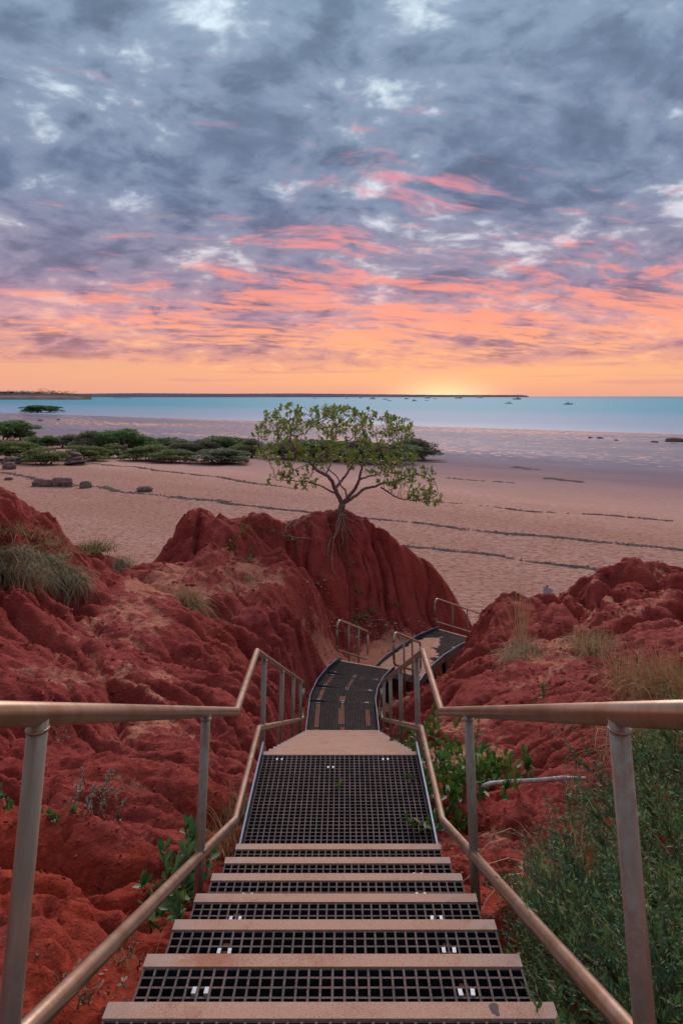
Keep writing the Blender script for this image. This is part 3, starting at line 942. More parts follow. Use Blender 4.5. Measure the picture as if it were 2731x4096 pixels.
# red sand packed between the bars over the bearers
def sand_strip(cx0, y0, y1, psi, org, wdt=0.072):
    f_ = fr(org[0], org[1], CAMZ - H_D, R(psi))
    mb = MB()
    mb.box((cx0, (y0 + y1) / 2, -0.012), (wdt, y1 - y0, 0.012))
    mb.v = [tuple(f_ @ Vector(q)) for q in mb.v]
    o = mb.build("sand_strip", [M['rustfill']], stairs)
for cx0, y0, y1, w_ in ((-0.46, 0.02, 0.42, .075), (-0.46, 0.50, 1.38, .075), (0.0, 0.02, 0.50, .075), (-0.02, 0.60, 1.2, .10), (0.0, 1.2, 1.4, .05), (0.46, 0.55, 1.15, .075)):
    sand_strip(cx0, y0, y1, 0, (CX, D_D + 0.03), w_)
sand_strip(-0.46, 0.06, 0.5, 8, (CX, D_D + 1.50))
sand_strip(-0.03, 0.03, 0.25, 8, (CX, D_D + 1.50), 0.11)
sand_strip(-0.44, 0.1, 0.5, 16, (0.035, D_D + 2.09))
sand_strip(-0.0, 0.12, 0.5, 16, (0.035, D_D + 2.09))
# third flight, five risers, then the sandy deck
for i in range(1, 5):
    tread(x3 + math.sin(psi3) * GOING * i, y3 + math.cos(psi3) * GOING * i, CAMZ - H_D - RISE * i, psi3, False)
H_E = H_D + 5 * RISE
st4 = (x3 + math.sin(psi3) * (GOING * 4 + .02), y3 + math.cos(psi3) * (GOING * 4 + .02))
DECK2 = [(24, 0.9), (30, 0.9), (36, 0.9), (42, 0.95)]
x4, y4, psi4 = deck(st4, H_E, DECK2)
for i in range(1, 6):
    tread(x4 + math.sin(psi4) * GOING * i, y4 + math.cos(psi4) * GOING * i, CAMZ - H_E - RISE * i, psi4, False)
# legs under the lower decks
def support(x, y, ztop, zbot, psi):
    f_ = fr(x, y, 0, psi)
    for s_ in (-1, 1):
        mb = MB()
        mb.box((s_ * 0.52, 0, (ztop + zbot) / 2), (0.09, 0.05, ztop - zbot))
        mb.box((s_ * 0.52, 0, ztop - 0.06), (0.16, 0.09, 0.03))
        mb.v = [tuple(f_ @ Vector(q)) for q in mb.v]
        mb.build("support_leg", [M['blacksteel']], stairs)
for (q, psi, H) in (((CX, 13.2), 0, H_D), ((CX, 14.2), 0, H_D), ((0.12, 15.2), 12, H_D), ((0.40, 15.95), 22, H_D), ((1.25, 17.8), 24, H_E), ((1.6, 18.6), 28, H_E), ((2.1, 19.4), 33, H_E), ((2.75, 20.25), 40, H_E)):
    support(q[0], q[1], CAMZ - H - 0.04, min(ground(q[0], q[1]), CAMZ - H - 0.15) - 0.15, R(psi))
# sand blown across the second deck
def deck_sand():
    vs, fs, idx = [], [], {}
    x, y = st4
    z = CAMZ - H_E
    s0 = 0.0
    nW = 64
    rows = []
    for psi, ln in DECK2:
        psi = R(psi)
        n = int(ln / 0.022)
        for k in range(n):
            q = ln * k / n
            rows.append((x + math.sin(psi) * q, y + math.cos(psi) * q, psi, s0 + q))
        x, y = x + math.sin(psi) * ln, y + math.cos(psi) * ln
        s0 += ln
    g = np.zeros((len(rows), nW + 1), int)
    for i, (cx0, cy0, psi, s_) in enumerate(rows):
        for j in range(nW + 1):
            a = -0.60 + 1.20 * j / nW
            q = fr(cx0, cy0, z, psi) @ Vector((a, 0, 0.003 + 0.003 * float(pnoise(a * 9, s_ * 9, 4))))
            g[i, j] = len(vs)
            vs.append(tuple(q))
    for i in range(len(rows) - 1):
        s_ = rows[i][3]
        for j in range(nW):
            a = -0.60 + 1.20 * j / nW
            lim = 0.62 - max(0, s_ - 1.15) * 0.42 + 0.22 * float(fbm(np.array(s_ * 2.2), np.array(3.0), 4, 9))
            lo = -0.62 + max(0, s_ - 1.6) * 0.10 + max(0, s_ - 2.8) * 0.8 + 0.10 * float(fbm(np.array(s_ * 2.6), np.array(7.0), 3, 12))
            n_ = float(fbm(np.array(a * 5), np.array(s_ * 5), 3, 14)) * 0.10
            if lo + n_ < a < lim + n_ and s_ < 3.35 + n_ * 4:
                fs.append((g[i, j], g[i, j + 1], g[i + 1, j + 1], g[i + 1, j]))
    mb = MB()
    mb.add(vs, fs, 0, True)
    o = mb.build("drifted_sand", [M['decksand']])
    tag(o, "orange sand blown over the mesh of the lower deck", "sand", kind="stuff")
M['decksand'] = simple("deck_sand", (0.46, 0.22, 0.14), (0.56, 0.30, 0.205), 9.0, 0.95, 0, 0.5, 0.01, spec=0.1)
deck_sand()

# ------------------------------------------------------------------ handrails
RAIL_R, LAT = 0.0242, 0.68
SLOPE = RISE / GOING
def arc(p, a, b_, r, n=6):
    """round the corner at p between points a and b_"""
    p, a, b_ = Vector(p), Vector(a), Vector(b_)
    d1, d2 = (a - p).normalized(), (b_ - p).normalized()
    ang = d1.angle(d2)
    t_ = r / math.tan(ang / 2)
    c = p + (d1 + d2).normalized() * (r / math.sin(ang / 2))
    s0, s1 = p + d1 * t_ - c, p + d2 * t_ - c
    out = []
    for k in range(n + 1):
        q = k / n
        out.append(c + (s0 * (1 - q) + s1 * q).normalized() * r)
    return out
def weld_ring(mb, c, r, axis):
    pts = []
    ax = axis.normalized()
    n1 = ax.orthogonal().normalized()
    n2 = ax.cross(n1)
    for k in range(13):
        a = 2 * math.pi * k / 12
        pts.append(Vector(c) + (n1 * math.cos(a) + n2 * math.sin(a)) * r)
    mb.tube(pts, 0.0035, 5, cap=False)
def near_rail(s_, label):
    x = CX + s_ * LAT
    ht = lambda y: 2.034 - SLOPE * (5.05 - y) if y < 5.05 else (2.034 if y < 6.12 else 2.034 + SLOPE * (y - 6.12))
    hl = lambda y: 2.70 - SLOPE * (5.15 - y) if y < 5.15 else (2.70 if y < 6.40 else 2.70 + SLOPE * (y - 6.40))
    yend = 13.15
    root = empty("handrail", (x, 3.95, CAMZ - 3.3))
    tag(root, label, "handrail", "long handrails beside the stairs")
    P = lambda y, h: Vector((x, y, CAMZ - h))
    top = [P(-0.5, ht(-0.5)), P(2.5, ht(2.5)), P(5.05, ht(5.05)), P(6.12, 2.034)]
    c1 = arc(P(yend, ht(yend)), P(7, ht(7)), P(yend, hl(yend)), 0.12)
    c2 = arc(P(yend, hl(yend)), P(yend, ht(yend)), P(7, hl(7)), 0.12)
    MB().tube(top + c1, RAIL_R, 16).build("top_rail", [M['rail']], root)
    low = [P(-0.5, hl(-0.5)), P(2.5, hl(2.5)), P(5.15, 2.70), P(6.40, 2.70)]
    MB().tube(low + list(reversed(c2)), RAIL_R * 0.96, 16).build("lower_rail", [M['rail']], root)
    MB().tube([c1[-1], c2[0]], RAIL_R, 12).build("end_bend", [M['rail']], root)
    for y in (-0.2, 1.79, 3.95, 6.70, 8.65, 10.6, 12.35):
        mb = MB()
        gz = min(ground(x, y) - 0.1, CAMZ - hl(y) - 0.35)
        mb.tube([P(y, ht(y) + 0.012), (x, y, gz)], RAIL_R * 0.98, 16)
        weld_ring(mb, P(y, ht(y) + 0.030), RAIL_R * 1.03, Vector((0, 0, 1)))
        weld_ring(mb, P(y, hl(y) - 0.028), RAIL_R * 1.02, Vector((0, 0, 1)))
        mb.build("post", [M['post']], root)
near_rail(-1, "long weathered steel handrail on the left side of the stairs")
near_rail(1, "long weathered steel handrail on the right side of the stairs, partly under shrub")
def loop_rail(base, psi, ln, drop, hb, label, posts=(0.36, 0.68), gap=0.61, low=0.19):
    f_ = fr(base[0], base[1], CAMZ - hb, psi)
    P = lambda q, up: f_ @ Vector((0, q, up - drop * q / ln))
    A, B, C_, D_ = P(0, low + gap), P(ln, low + gap), P(ln, low), P(0, low)
    root = empty("handrail", tuple(f_ @ Vector((0, ln * 0.5, -drop))))
    tag(root, label, "handrail", "short looped handrails on the lower flights")
    ca = arc(A, D_, B, 0.13); cb = arc(B, A, C_, 0.09); cc = arc(C_, B, D_, 0.09); cdn = arc(D_, C_, A, 0.13)
    MB().tube(ca + cb, RAIL_R, 12).build("top_rail", [M['rail']], root)
    MB().tube([cb[-1]] + cc + cdn, RAIL_R, 12).build("lower_rail", [M['rail']], root)
    MB().tube([cdn[-1], ca[0]], RAIL_R * 0.99, 12).build("end_bend", [M['post']], root)
    for q in posts:
        a = P(ln * q, low + gap)
        gz = min(ground(a.x, a.y) - 0.1, a.z - low - gap - 0.3)
        MB().tube([a, (a.x, a.y, gz)], RAIL_R * 0.95, 12).build("post", [M['post']], root)
def off(x, y, psi, s_, fwd=0.0):
    q = fr(x, y, 0, psi) @ Vector((s_, fwd, 0))
    return (q.x, q.y)
lw = LAT + 0.03
loop_rail(off(x3, y3, psi3, -lw, 0.0), psi3, 1.8, 0.75, H_D, "short looped handrail left of the short flight beyond the curved deck")
loop_rail(off(x3, y3, psi3, lw, -0.25), psi3, 1.75, 0.72, H_D, "short looped handrail right of the short flight beyond the curved deck")
loop_rail(off(x4, y4, psi4, -lw, -0.05), psi4, 2.5, 0.95, H_E, "looped handrail against the mound at the end of the sandy deck")
loop_rail(off(x4, y4, psi4, lw, 0.45), psi4, 2.2, 0.85, H_E, "last looped handrail, mostly hidden by the red rock on the right")

# ------------------------------------------------------------------ vegetation helpers
def leaf_pts(kind):
    if kind == 'oval':
        return np.array([(0, 0, 0), (0.20, 0.35, 0.05), (0.24, 0.68, 0.06), (0, 1.0, -0.02), (-0.24, 0.68, 0.06), (-0.20, 0.35, 0.05), (0, 0.5, -0.02)], float), [(0, 1, 6), (1, 2, 6), (2, 3, 6), (3, 4, 6), (4, 5, 6), (5, 0, 6)]
    if kind == 'small':
        return np.array([(0, 0, 0), (0.26, 0.5, 0.06), (0, 1, 0), (-0.26, 0.5, 0.06)], float), [(0, 1, 2), (0, 2, 3)]
    return np.array([(0, 0, 0), (0.135, 0.45, 0.03), (0, 1, -0.05), (-0.135, 0.45, 0.03)], float), [(0, 1, 2), (0, 2, 3)]
def leaves_mesh(name, P, D, S, kind, mats, mi=None, roll=None, rs=nrs):
    """P base points, D directions, S lengths"""
    lp, lf = leaf_pts(kind)
    P, D, S = np.asarray(P, float), np.asarray(D, float), np.asarray(S, float)
    D = D / (np.linalg.norm(D, axis=1, keepdims=True) + 1e-9)
    ref = rs.normal(size=D.shape) * 0.55 + np.array([0, 0, 1.0])
    X = np.cross(D, ref)
    X /= np.linalg.norm(X, axis=1, keepdims=True) + 1e-9
    Z = np.cross(X, D)
    V = P[:, None, :] + S[:, None, None] * (lp[None, :, 0, None] * X[:, None, :] + lp[None, :, 1, None] * D[:, None, :] + lp[None, :, 2, None] * Z[:, None, :])
    n = len(lp)
    F = (np.array(lf)[None] + (np.arange(len(P)) * n)[:, None, None]).reshape(-1, 3)
    m_ = None if mi is None else np.repeat(mi, len(lf))
    return mesh_np(name, V.reshape(-1, 3), F, mats, smooth=False, mi=m_)
def grass_mesh(name, base, N, lmin, lmax, spread, lean, droop, width, mats, rs, ring=0.1):
    """curved blades: base array of points"""
    base = np.asarray(base, float)
    b = base[rs.randint(len(base), size=N)] + np.c_[rs.normal(size=N) * ring, rs.normal(size=N) * ring, np.zeros(N)]
    ang = rs.rand(N) * 2 * np.pi
    tilt = np.abs(rs.normal(size=N)) * spread
    dirx = np.cos(ang) * np.sin(tilt) + lean[0]
    diry = np.sin(ang) * np.sin(tilt) + lean[1]
    dirz = np.cos(tilt) + lean[2]
    D = np.c_[dirx, diry, dirz]
    D /= np.linalg.norm(D, axis=1, keepdims=True)
    L = lmin + (lmax - lmin) * rs.rand(N)
    side = np.cross(D, rs.normal(size=(N, 3)))
    side /= np.linalg.norm(side, axis=1, keepdims=True) + 1e-9
    K = 4
    rows = []
    for k in range(K + 1):
        t_ = k / K
        p = b + D * (L * t_)[:, None]
        p[:, 2] -= droop * L * t_**2.2 * (0.4 + rs.rand(N) * 0.3 * 0 + 0.6 * np.sin(tilt))
        p[:, :2] += (D[:, :2] * (droop * 0.25 * L * t_**2)[:, None])
        w_ = width * (1 - t_)**0.7 + width * 0.08
        rows.append((p - side * w_ / 2, p + side * w_ / 2))
    V = np.stack([q for r_ in rows for q in r_], 1)
    n = 2 * (K + 1)
    F = []
    for k in range(K):
        F.append((2 * k, 2 * k + 1, 2 * k + 3, 2 * k + 2))
    F = (np.array(F)[None] + (np.arange(N) * n)[:, None, None]).reshape(-1, 4)
    mi = np.repeat(rs.randint(len(mats), size=N), K)
    return mesh_np(name, V.reshape(-1, 3), F, mats, mi=mi)

M['treeleaf'] = leafmat("tree_leaf", (0.125, 0.235, 0.030), (0.27, 0.385, 0.065), (0.45, 0.38, 0.08), 0.45, 0.30)
M['bark'] = simple("grey_bark", (0.13, 0.095, 0.085), (0.24, 0.195, 0.185), 9.0, 0.9, 0, 0.7, 0.012, spec=0.15)
M['rootbark'] = simple("root_bark", (0.22, 0.12, 0.085), (0.36, 0.235, 0.17), 14.0, 0.9, 0, 0.6, 0.008, spec=0.15)
M['mang_a'] = leafmat("mangrove_leaf_grey", (0.16, 0.18, 0.105), (0.30, 0.31, 0.20), None, 0.6, 0.4)
M['mang_b'] = leafmat("mangrove_leaf_green", (0.10, 0.19, 0.065), (0.19, 0.29, 0.105), None, 0.6, 0.4)
M['mang_c'] = leafmat("mangrove_leaf_olive", (0.17, 0.215, 0.075), (0.29, 0.315, 0.13), None, 0.6, 0.4)
M['straw'] = leafmat("dry_grass", (0.46, 0.31, 0.14), (0.66, 0.50, 0.29), None, 0.7, 0.2)
M['straw2'] = leafmat("brown_grass", (0.32, 0.165, 0.065), (0.50, 0.29, 0.13), None, 0.7, 0.2)
M['grass'] = leafmat("green_grass", (0.085, 0.12, 0.03), (0.19, 0.21, 0.07), None, 0.6, 0.25)
M['greygrass'] = leafmat("grey_green_grass", (0.24, 0.235, 0.15), (0.46, 0.43, 0.31), None, 0.65, 0.2)
M['feather'] = leafmat("feathery_leaf", (0.055, 0.13, 0.034), (0.16, 0.275, 0.078), (0.31, 0.33, 0.12), 0.5, 0.28)
M['feather2'] = leafmat("feathery_leaf_blue", (0.040, 0.11, 0.050), (0.105, 0.215, 0.105), None, 0.5, 0.25)
M['feather3'] = leafmat("feathery_leaf_light", (0.11, 0.19, 0.05), (0.24, 0.335, 0.105), (0.40, 0.38, 0.17), 0.5, 0.3)
M['stem'] = simple("green_brown_stem", (0.09, 0.08, 0.035), (0.18, 0.14, 0.07), 20.0, 0.8, 0, 0, spec=0.2)
M['broad'] = leafmat("broad_leaf", (0.045, 0.13, 0.018), (0.105, 0.235, 0.036), (0.16, 0.28, 0.06), 0.38, 0.32)
M['succ'] = leafmat("thick_leaf", (0.055, 0.15, 0.045), (0.14, 0.27, 0.085), (0.24, 0.36, 0.12), 0.35, 0.25)
M['yellow'] = leafmat("yellow_leaf", (0.30, 0.20, 0.03), (0.42, 0.30, 0.06), None, 0.5, 0.3)
M['litter'] = leafmat("dead_leaf", (0.22, 0.10, 0.06), (0.45, 0.28, 0.19), (0.55, 0.42, 0.33), 0.8, 0.1)

# ------------------------------------------------------------------ the tree on the mound
TD = 22.0
def tz(x, y, dd=0.0):
    return at(1000 + 0.542 * x, 1580 + 0.542 * y, TD + dd)
def build_tree():
    rs = np.random.RandomState(5)
    base = tz(672, 895)
    gz = ground(base.x, base.y)
    root = empty("tree", (base.x, base.y, gz))
    tag(root, "spreading green tree with bare roots on top of the red mound", "tree")
    limbs = [
        ([(672, 905), (668, 870), (676, 825), (682, 798)], [0, 0, 0, 0], 0.155, 0.135),
        ([(680, 800), (648, 742), (625, 690), (600, 630), (560, 590), (500, 560), (450, 510), (400, 452), (345, 415), (300, 350), (300, 250)], -0.12, 0.105, 0.030),
        ([(625, 692), (660, 650), (700, 600), (735, 545), (760, 500), (735, 430), (732, 360)], 0.16, 0.070, 0.024),
        ([(684, 800), (722, 755), (770, 700), (800, 640), (812, 585), (830, 525), (880, 450), (930, 400)], -0.10, 0.095, 0.028),
        ([(690, 800), (765, 755), (840, 692), (920, 676), (975, 650), (1045, 645), (1120, 620), (1200, 590), (1290, 600)], 0.12, 0.075, 0.020),
        ([(965, 680), (1010, 712), (1070, 750), (1130, 770), (1200, 775), (1290, 768), (1370, 745)], -0.10, 0.040, 0.014),
        ([(805, 625), (870, 602), (930, 590), (1000, 540)], 0.20, 0.048, 0.020),
        ([(618, 722), (560, 690), (490, 660), (420, 637), (340, 635), (270, 630), (190, 628)], 0.10, 0.044, 0.014),
        ([(715, 762), (702, 700), (670, 668), (640, 600), (570, 540), (560, 470)], 0.30, 0.046, 0.020),
        ([(345, 415), (280, 385), (200, 395), (110, 400)], -0.05, 0.034, 0.014),
        ([(560, 590), (585, 530), (620, 470), (640, 380), (600, 300)], 0.22, 0.036, 0.018)]
    nodes, parent, rmin = [], [], []
    main_pts = []
    for li, (pl, slope_d, r0, r1) in enumerate(limbs):
        pts = []
        for i, (a, b_) in enumerate(pl):
            dd = 0.0 if li == 0 else (slope_d * i * 1.0)
            pts.append(tz(a, b_, dd))
        if li == 0:
            pts[0] = Vector((base.x, base.y, gz - 0.15))
        # subdivide with a wobble
        fine, rads = [], []
        n = len(pts)
        for i in range(n - 1):
            for k in range(4):
                q = k / 4
                a = pts[max(i - 1, 0)]; b_ = pts[i]; c = pts[i + 1]; e_ = pts[min(i + 2, n - 1)]
                p = 0.5 * ((2 * b_) + (c - a) * q + (2 * a - 5 * b_ + 4 * c - e_) * q * q + (3 * b_ - a - 3 * c + e_) * q**3)
                fine.append(p + Vector(rs.normal(size=3)) * 0.008)
                tt = (i + q) / (n - 1)
                rads.append((r0 + (r1 - r0) * tt**.8) * (1.0 if li == 0 and tt < .2 else .72))
        fine.append(pts[-1]); rads.append(r1 * .72)
        mb = MB()
        mb.tube(fine, rads, 9 if li < 5 else 7)
        mb.build("trunk" if li == 0 else "limb", [M['bark']], root)
        for p in fine:
            if li > 0:
                main_pts.append(p)
    # attraction points inside the crown
    poly = np.array([(0, 280), (80, 190), (170, 80), (240, 60), (310, 70), (400, 95), (470, 75), (500, 95), (580, 85), (650, 75), (690, 85), (780, 65), (830, 125), (930, 135), (1060, 130), (1080, 180), (1180, 175),
                     (1215, 215), (1190, 310), (1120, 345), (1200, 440), (1280, 500), (1350, 560), (1370, 640), (1320, 660), (1260, 690), (1350, 690), (1450, 740), (1410, 800), (1370, 835), (1300, 800), (1200, 770),
                     (1100, 720), (1000, 690), (930, 620), (880, 560), (780, 520), (640, 500), (560, 500), (480, 545), (400, 500), (330, 560), (440, 620), (500, 660), (440, 690), (380, 660), (280, 640), (120, 640),
                     (190, 560), (280, 530), (180, 490), (60, 470), (30, 430), (60, 350)], float)
    def inside(x, y):
        c = False
        j = len(poly) - 1
        for i in range(len(poly)):
            xi, yi = poly[i]; xj, yj = poly[j]
            if (yi > y) != (yj > y) and x < (xj - xi) * (y - yi) / (yj - yi) + xi:
                c = not c
            j = i
        return c
    A = []
    while len(A) < 1450:
        x, y = rs.uniform(0, 1460), rs.uniform(55, 850)
        if not inside(x, y):
            continue
        # clumpy crown with gaps
        if float(pnoise(np.array(x / 120), np.array(y / 100), 3)) < -0.20 and rs.rand() < 0.8:
            continue
        wdt = 2.3 * math.sqrt(max(0.02, 1 - ((x - 690) / 790)**2)) * (1.0 if y < 520 else 0.45)
        A.append(tz(x, y, rs.uniform(-wdt, wdt)))
    A = np.array([tuple(a) for a in A])
    N = [np.array(p) for p in main_pts]
    par = [-1] * len(N)
    alive = np.ones(len(A), bool)
    step, kill, infl = 0.11, 0.17, 1.6
    for it in range(70):
        NA = np.array(N)
        idx = np.where(alive)[0]
        if len(idx) == 0:
            break
        dist = np.sqrt(((A[idx][:, None, :] - NA[None])**2).sum(-1))
        nb = dist.argmin(1)
        dm = dist[np.arange(len(idx)), nb]
        grow = {}
        for a, b_, q in zip(idx, nb, dm):
            if q < kill:
                alive[a] = False
            elif q < infl:
                grow.setdefault(b_, []).append((A[a] - NA[b_]) / q)
        if not grow:
            break
        for b_, vs in grow.items():
            v_ = np.mean(vs, 0) + rs.normal(size=3) * 0.28
            v_ /= np.linalg.norm(v_) + 1e-9
            N.append(NA[b_] + v_ * step)
            par.append(int(b_))
    n0 = len(main_pts)
    kids = [[] for _ in N]
    for i in range(n0, len(N)):
        kids[par[i]].append(i)
    rad = [0.0] * len(N)
    for i in range(len(N) - 1, n0 - 1, -1):
        s_ = sum(rad[k]**2.2 for k in kids[i])
        rad[i] = max(0.0055, s_**(1 / 2.2)) if kids[i] else 0.0055
    tw = MB()
    for i in range(n0, len(N)):
        p = par[i]
        first = p < n0 or (kids[p] and kids[p][0] != i)
        if not first:
            continue
        chain = [N[p], N[i]]
        rr = [min(rad[i] * 1.15, 0.032), min(rad[i], 0.030)]
        c = i
        while kids[c]:
            c = kids[c][0]
            chain.append(N[c]); rr.append(min(rad[c], 0.03))
        tw.tube(chain, rr, 4 if max(rr) < 0.012 else 6)
    o = tw.build("twigs", [M['bark']], root)
    o["kind"] = "stuff"
    # leaves at the twig ends
    P, D, S = [], [], []
    for i in range(n0, len(N)):
        tip = not kids[i]
        if not tip and not (rad[i] < 0.0085 and rs.rand() < 0.20):
            continue
        d0 = N[i] - N[par[i]]
        d0 /= np.linalg.norm(d0) + 1e-9
        for k in range(rs.randint(7, 12) if tip else 1):
            v_ = d0 * 0.7 + rs.normal(size=3) * 0.75 + np.array([0, 0, 0.35])
            P.append(N[i] + rs.normal(size=3) * 0.03)
            D.append(v_)
            S.append(rs.uniform(0.095, 0.165))
    P, D, S = np.array(P), np.array(D), np.array(S)
    order = np.argsort(P[:, 1] - S * 6)            # nearest and largest first
    sel, rest = order[:300], order[300:]
    o = link("crown", leaves_mesh("crown", P[rest], D[rest], S[rest], 'oval', [M['treeleaf']], rs=rs), root)
    o["kind"] = "stuff"
    var = [leaves_mesh("leaf", [(0, 0, 0)], [(0.0, 1.0, 0.15)], [1.0], 'oval', [M['treeleaf']], rs=np.random.RandomState(k)) for k in range(8)]
    for k, i in enumerate(sel):
        q = Vector(D[i]).to_track_quat('Y', 'Z').to_matrix().to_4x4() @ Matrix.Rotation(rs.uniform(-1, 1), 4, 'Y')
        lf = bpy.data.objects.new("leaf", var[k % 8])
        COL.objects.link(lf)
        lf.parent = root
        lf.matrix_basis = Matrix.Translation(Vector(P[i]) - Vector(root.location)) @ q @ Matrix.Scale(float(S[i]), 4)
    # roots that the rain has laid bare
    def on_face(x, y, lift=0.03):
        q = gpt(1000 + 0.542 * x, 1580 + 0.542 * y, 17.5, 23.5)
        return q + Vector((0, -lift, lift))
    rts = [([(668, 880), (640, 960), (628, 1040), (590, 1090), (575, 1150), (570, 1200)], .035), ([(672, 885), (660, 950), (612, 1080), (605, 1150), (600, 1236), (610, 1300), (620, 1340)], .032),
           ([(680, 885), (690, 960), (680, 1050), (690, 1120)], .030), ([(690, 880), (700, 950), (740, 1030), (800, 1110)], .026), ([(695, 880), (730, 930), (790, 960), (830, 1000)], .028),
           ([(700, 850), (750, 870), (770, 920), (820, 935), (870, 930)], .024), ([(690, 880), (720, 960), (750, 1010), (760, 1060)], .020), ([(650, 880), (600, 860), (565, 858)], .024),
           ([(655, 885), (600, 900), (580, 890)], .018), ([(670, 890), (650, 1000), (640, 1080), (665, 1180)], .018), ([(685, 890), (715, 1040), (720, 1140), (705, 1200)], .018),
           ([(265, 1030), (260, 990), (330, 925), (400, 938), (450, 945), (510, 1000)], .030), ([(255, 1050), (350, 1062), (450, 1070), (590, 1085)], .026), ([(790, 925), (840, 945), (868, 970), (872, 1000)], .016),
           ([(676, 890), (668, 970), (690, 1080), (650, 1160)], .016), ([(560, 970), (600, 968), (650, 972)], .016)]
    for pl, r_ in rts:
        pts = []
        for (a, b_) in pl:
            if b_ < 905:
                q = tz(a, b_, -0.05)
                q.z = max(q.z, ground(q.x, q.y) + 0.02)
            else:
                q = on_face(a, b_)
            pts.append(q)
        fine = []
        for i in range(len(pts) - 1):
            for k in range(3):
                fine.append(pts[i].lerp(pts[i + 1], k / 3) + Vector(rs.normal(size=3)) * 0.012)
        fine.append(pts[-1])
        m_ = len(fine)
        MB().tube(fine, [r_ * .8 * (1 - 0.65 * k / m_) for k in range(m_)], 6).build("root", [M['rootbark']], root)
build_tree()

# ------------------------------------------------------------------ mangroves
def mangrove_meshes(k):
    rs = np.random.RandomState(100 + k)
    lob = []
    for i in range(30):
        a = rs.rand() * 2 * np.pi
        r_ = math.sqrt(rs.rand()) * 0.40
        zc = rs.uniform(0.10, 0.74) * (1 - 0.42 * (r_ / 0.40)**2) + 0.07
        lob.append((r_ * math.cos(a), r_ * math.sin(a), zc, rs.uniform(0.13, 0.21)))
    P, D = [], []
    for (cx, cy, cz, r_) in lob:
        n = 260
        v_ = rs.normal(size=(n, 3))
        v_[:, 2] = np.where(v_[:, 2] < -0.2, -v_[:, 2] * rs.rand(n), v_[:, 2])
        v_ /= np.linalg.norm(v_, axis=1, keepdims=True)
        rr = r_ * (0.55 + 0.5 * rs.rand(n)**0.6)
        P.append(np.c_[cx + v_[:, 0] * rr, cy + v_[:, 1] * rr, cz + v_[:, 2] * rr * 0.85])
        D.append(v_ + rs.normal(size=(n, 3)) * 0.5)
    P, D = np.concatenate(P), np.concatenate(D)
    crown = leaves_mesh("crown", P, D, 0.040 + 0.040 * rs.rand(len(P)), 'small', [M[('mang_a', 'mang_b', 'mang_c')[k % 3]]], rs=rs)
    mb = MB()
    for i in range(9):
        c = lob[rs.randint(len(lob))]
        b_ = Vector((c[0] * 0.5 + rs.uniform(-.08, .08), c[1] * 0.5 + rs.uniform(-.08, .08), -0.05))
        mid = Vector((c[0] * 0.75 + rs.uniform(-.05, .05), c[1] * 0.7, c[2] * 0.45))
        mb.tube([b_, mid, Vector((c[0], c[1], c[2]))], [0.017, 0.012, 0.006], 5)
    return crown, mb.mesh("trunk", [M['bark']])
MG = [mangrove_meshes(k) for k in range(6)]
def mangrove(pxc, pyb, pw, ptop, k, label, sink=0.12):
    q = bpt(pxc, pyb)
    Zc = q.y * CS - (CAMZ - q.z) * SN
    wid = pw / FPX * Zc
    hgt = (pyb - ptop) / FPX * Zc * CS
    o = empty("mangrove_bush", (q.x, q.y, q.z - sink), rng.uniform(0, 6.28))
    o.scale = (wid * 1.45, wid * 1.0, hgt * 1.18)
    o.rotation_euler = (0, 0, rng.choice((0, math.pi)) + rng.uniform(-.35, .35))
    tag(o, label, "mangrove", "mangroves along the beach")
    for nm, me_ in zip(("crown", "trunk"), MG[k % 6]):
        c = bpy.data.objects.new(nm, me_)
        COL.objects.link(c)
        c.parent = o
        c["kind"] = "stuff"
z2 = lambda x, y: (x * 0.6696, 1650 + y * 0.6696)
mang = [(30, 170, 250, 45, 1, "dark green mangrove cut by the left edge of the picture, tallest there"),
        (60, 285, 290, 165, 2, "broad olive mangrove in front at the far left of the beach"),
        (250, 218, 140, 128, 4, "small upright mangrove left of the gap in the row"),
        (255, 308, 200, 212, 5, "low olive mangrove beside the layered rock pile"),
        (400, 212, 160, 130, 0, "grey green mangrove just right of the gap in the row"),
        (505, 288, 230, 195, 2, "wide olive mangrove between the two layered rock piles"),
        (540, 235, 170, 115, 3, "grey mangrove behind the wide olive one, left of the row's highest crown"),
        (700, 235, 240, 95, 1, "tallest dark green mangrove in the middle of the row"),
        (665, 272, 130, 188, 5, "small mangrove just left of the second layered rock pile"),
        (865, 285, 210, 193, 2, "olive mangrove right of the second layered rock pile"),
        (920, 238, 210, 135, 4, "deep green mangrove behind the olive one, right of the highest crown"),
        (1040, 300, 210, 222, 5, "low rounded mangrove alone on pale sand near the strand line"),
        (1100, 250, 150, 160, 0, "grey mangrove with open stems behind the low rounded one"),
        (1210, 252, 170, 165, 3, "grey mangrove with pale stems left of the green dome"),
        (1340, 245, 230, 136, 1, "green domed mangrove at the right end of the left row"),
        (1310, 305, 280, 213, 0, "wide grey brown mangrove in front of the green dome"),
        (1410, 272, 130, 190, 2, "small olive mangrove tucked behind the grey brown one"),
        (1500, 268, 120, 160, 3, "thin grey mangrove just left of the tree")]
for (a, b_, w_, t_, k, lb) in mang:
    p, q = z2(a, b_)
    mangrove(p, q, w_ * 0.6696, 1650 + t_ * 0.6696, k, lb)
z1 = lambda x, y: (1000 + x * 0.542, 1580 + y * 0.542)
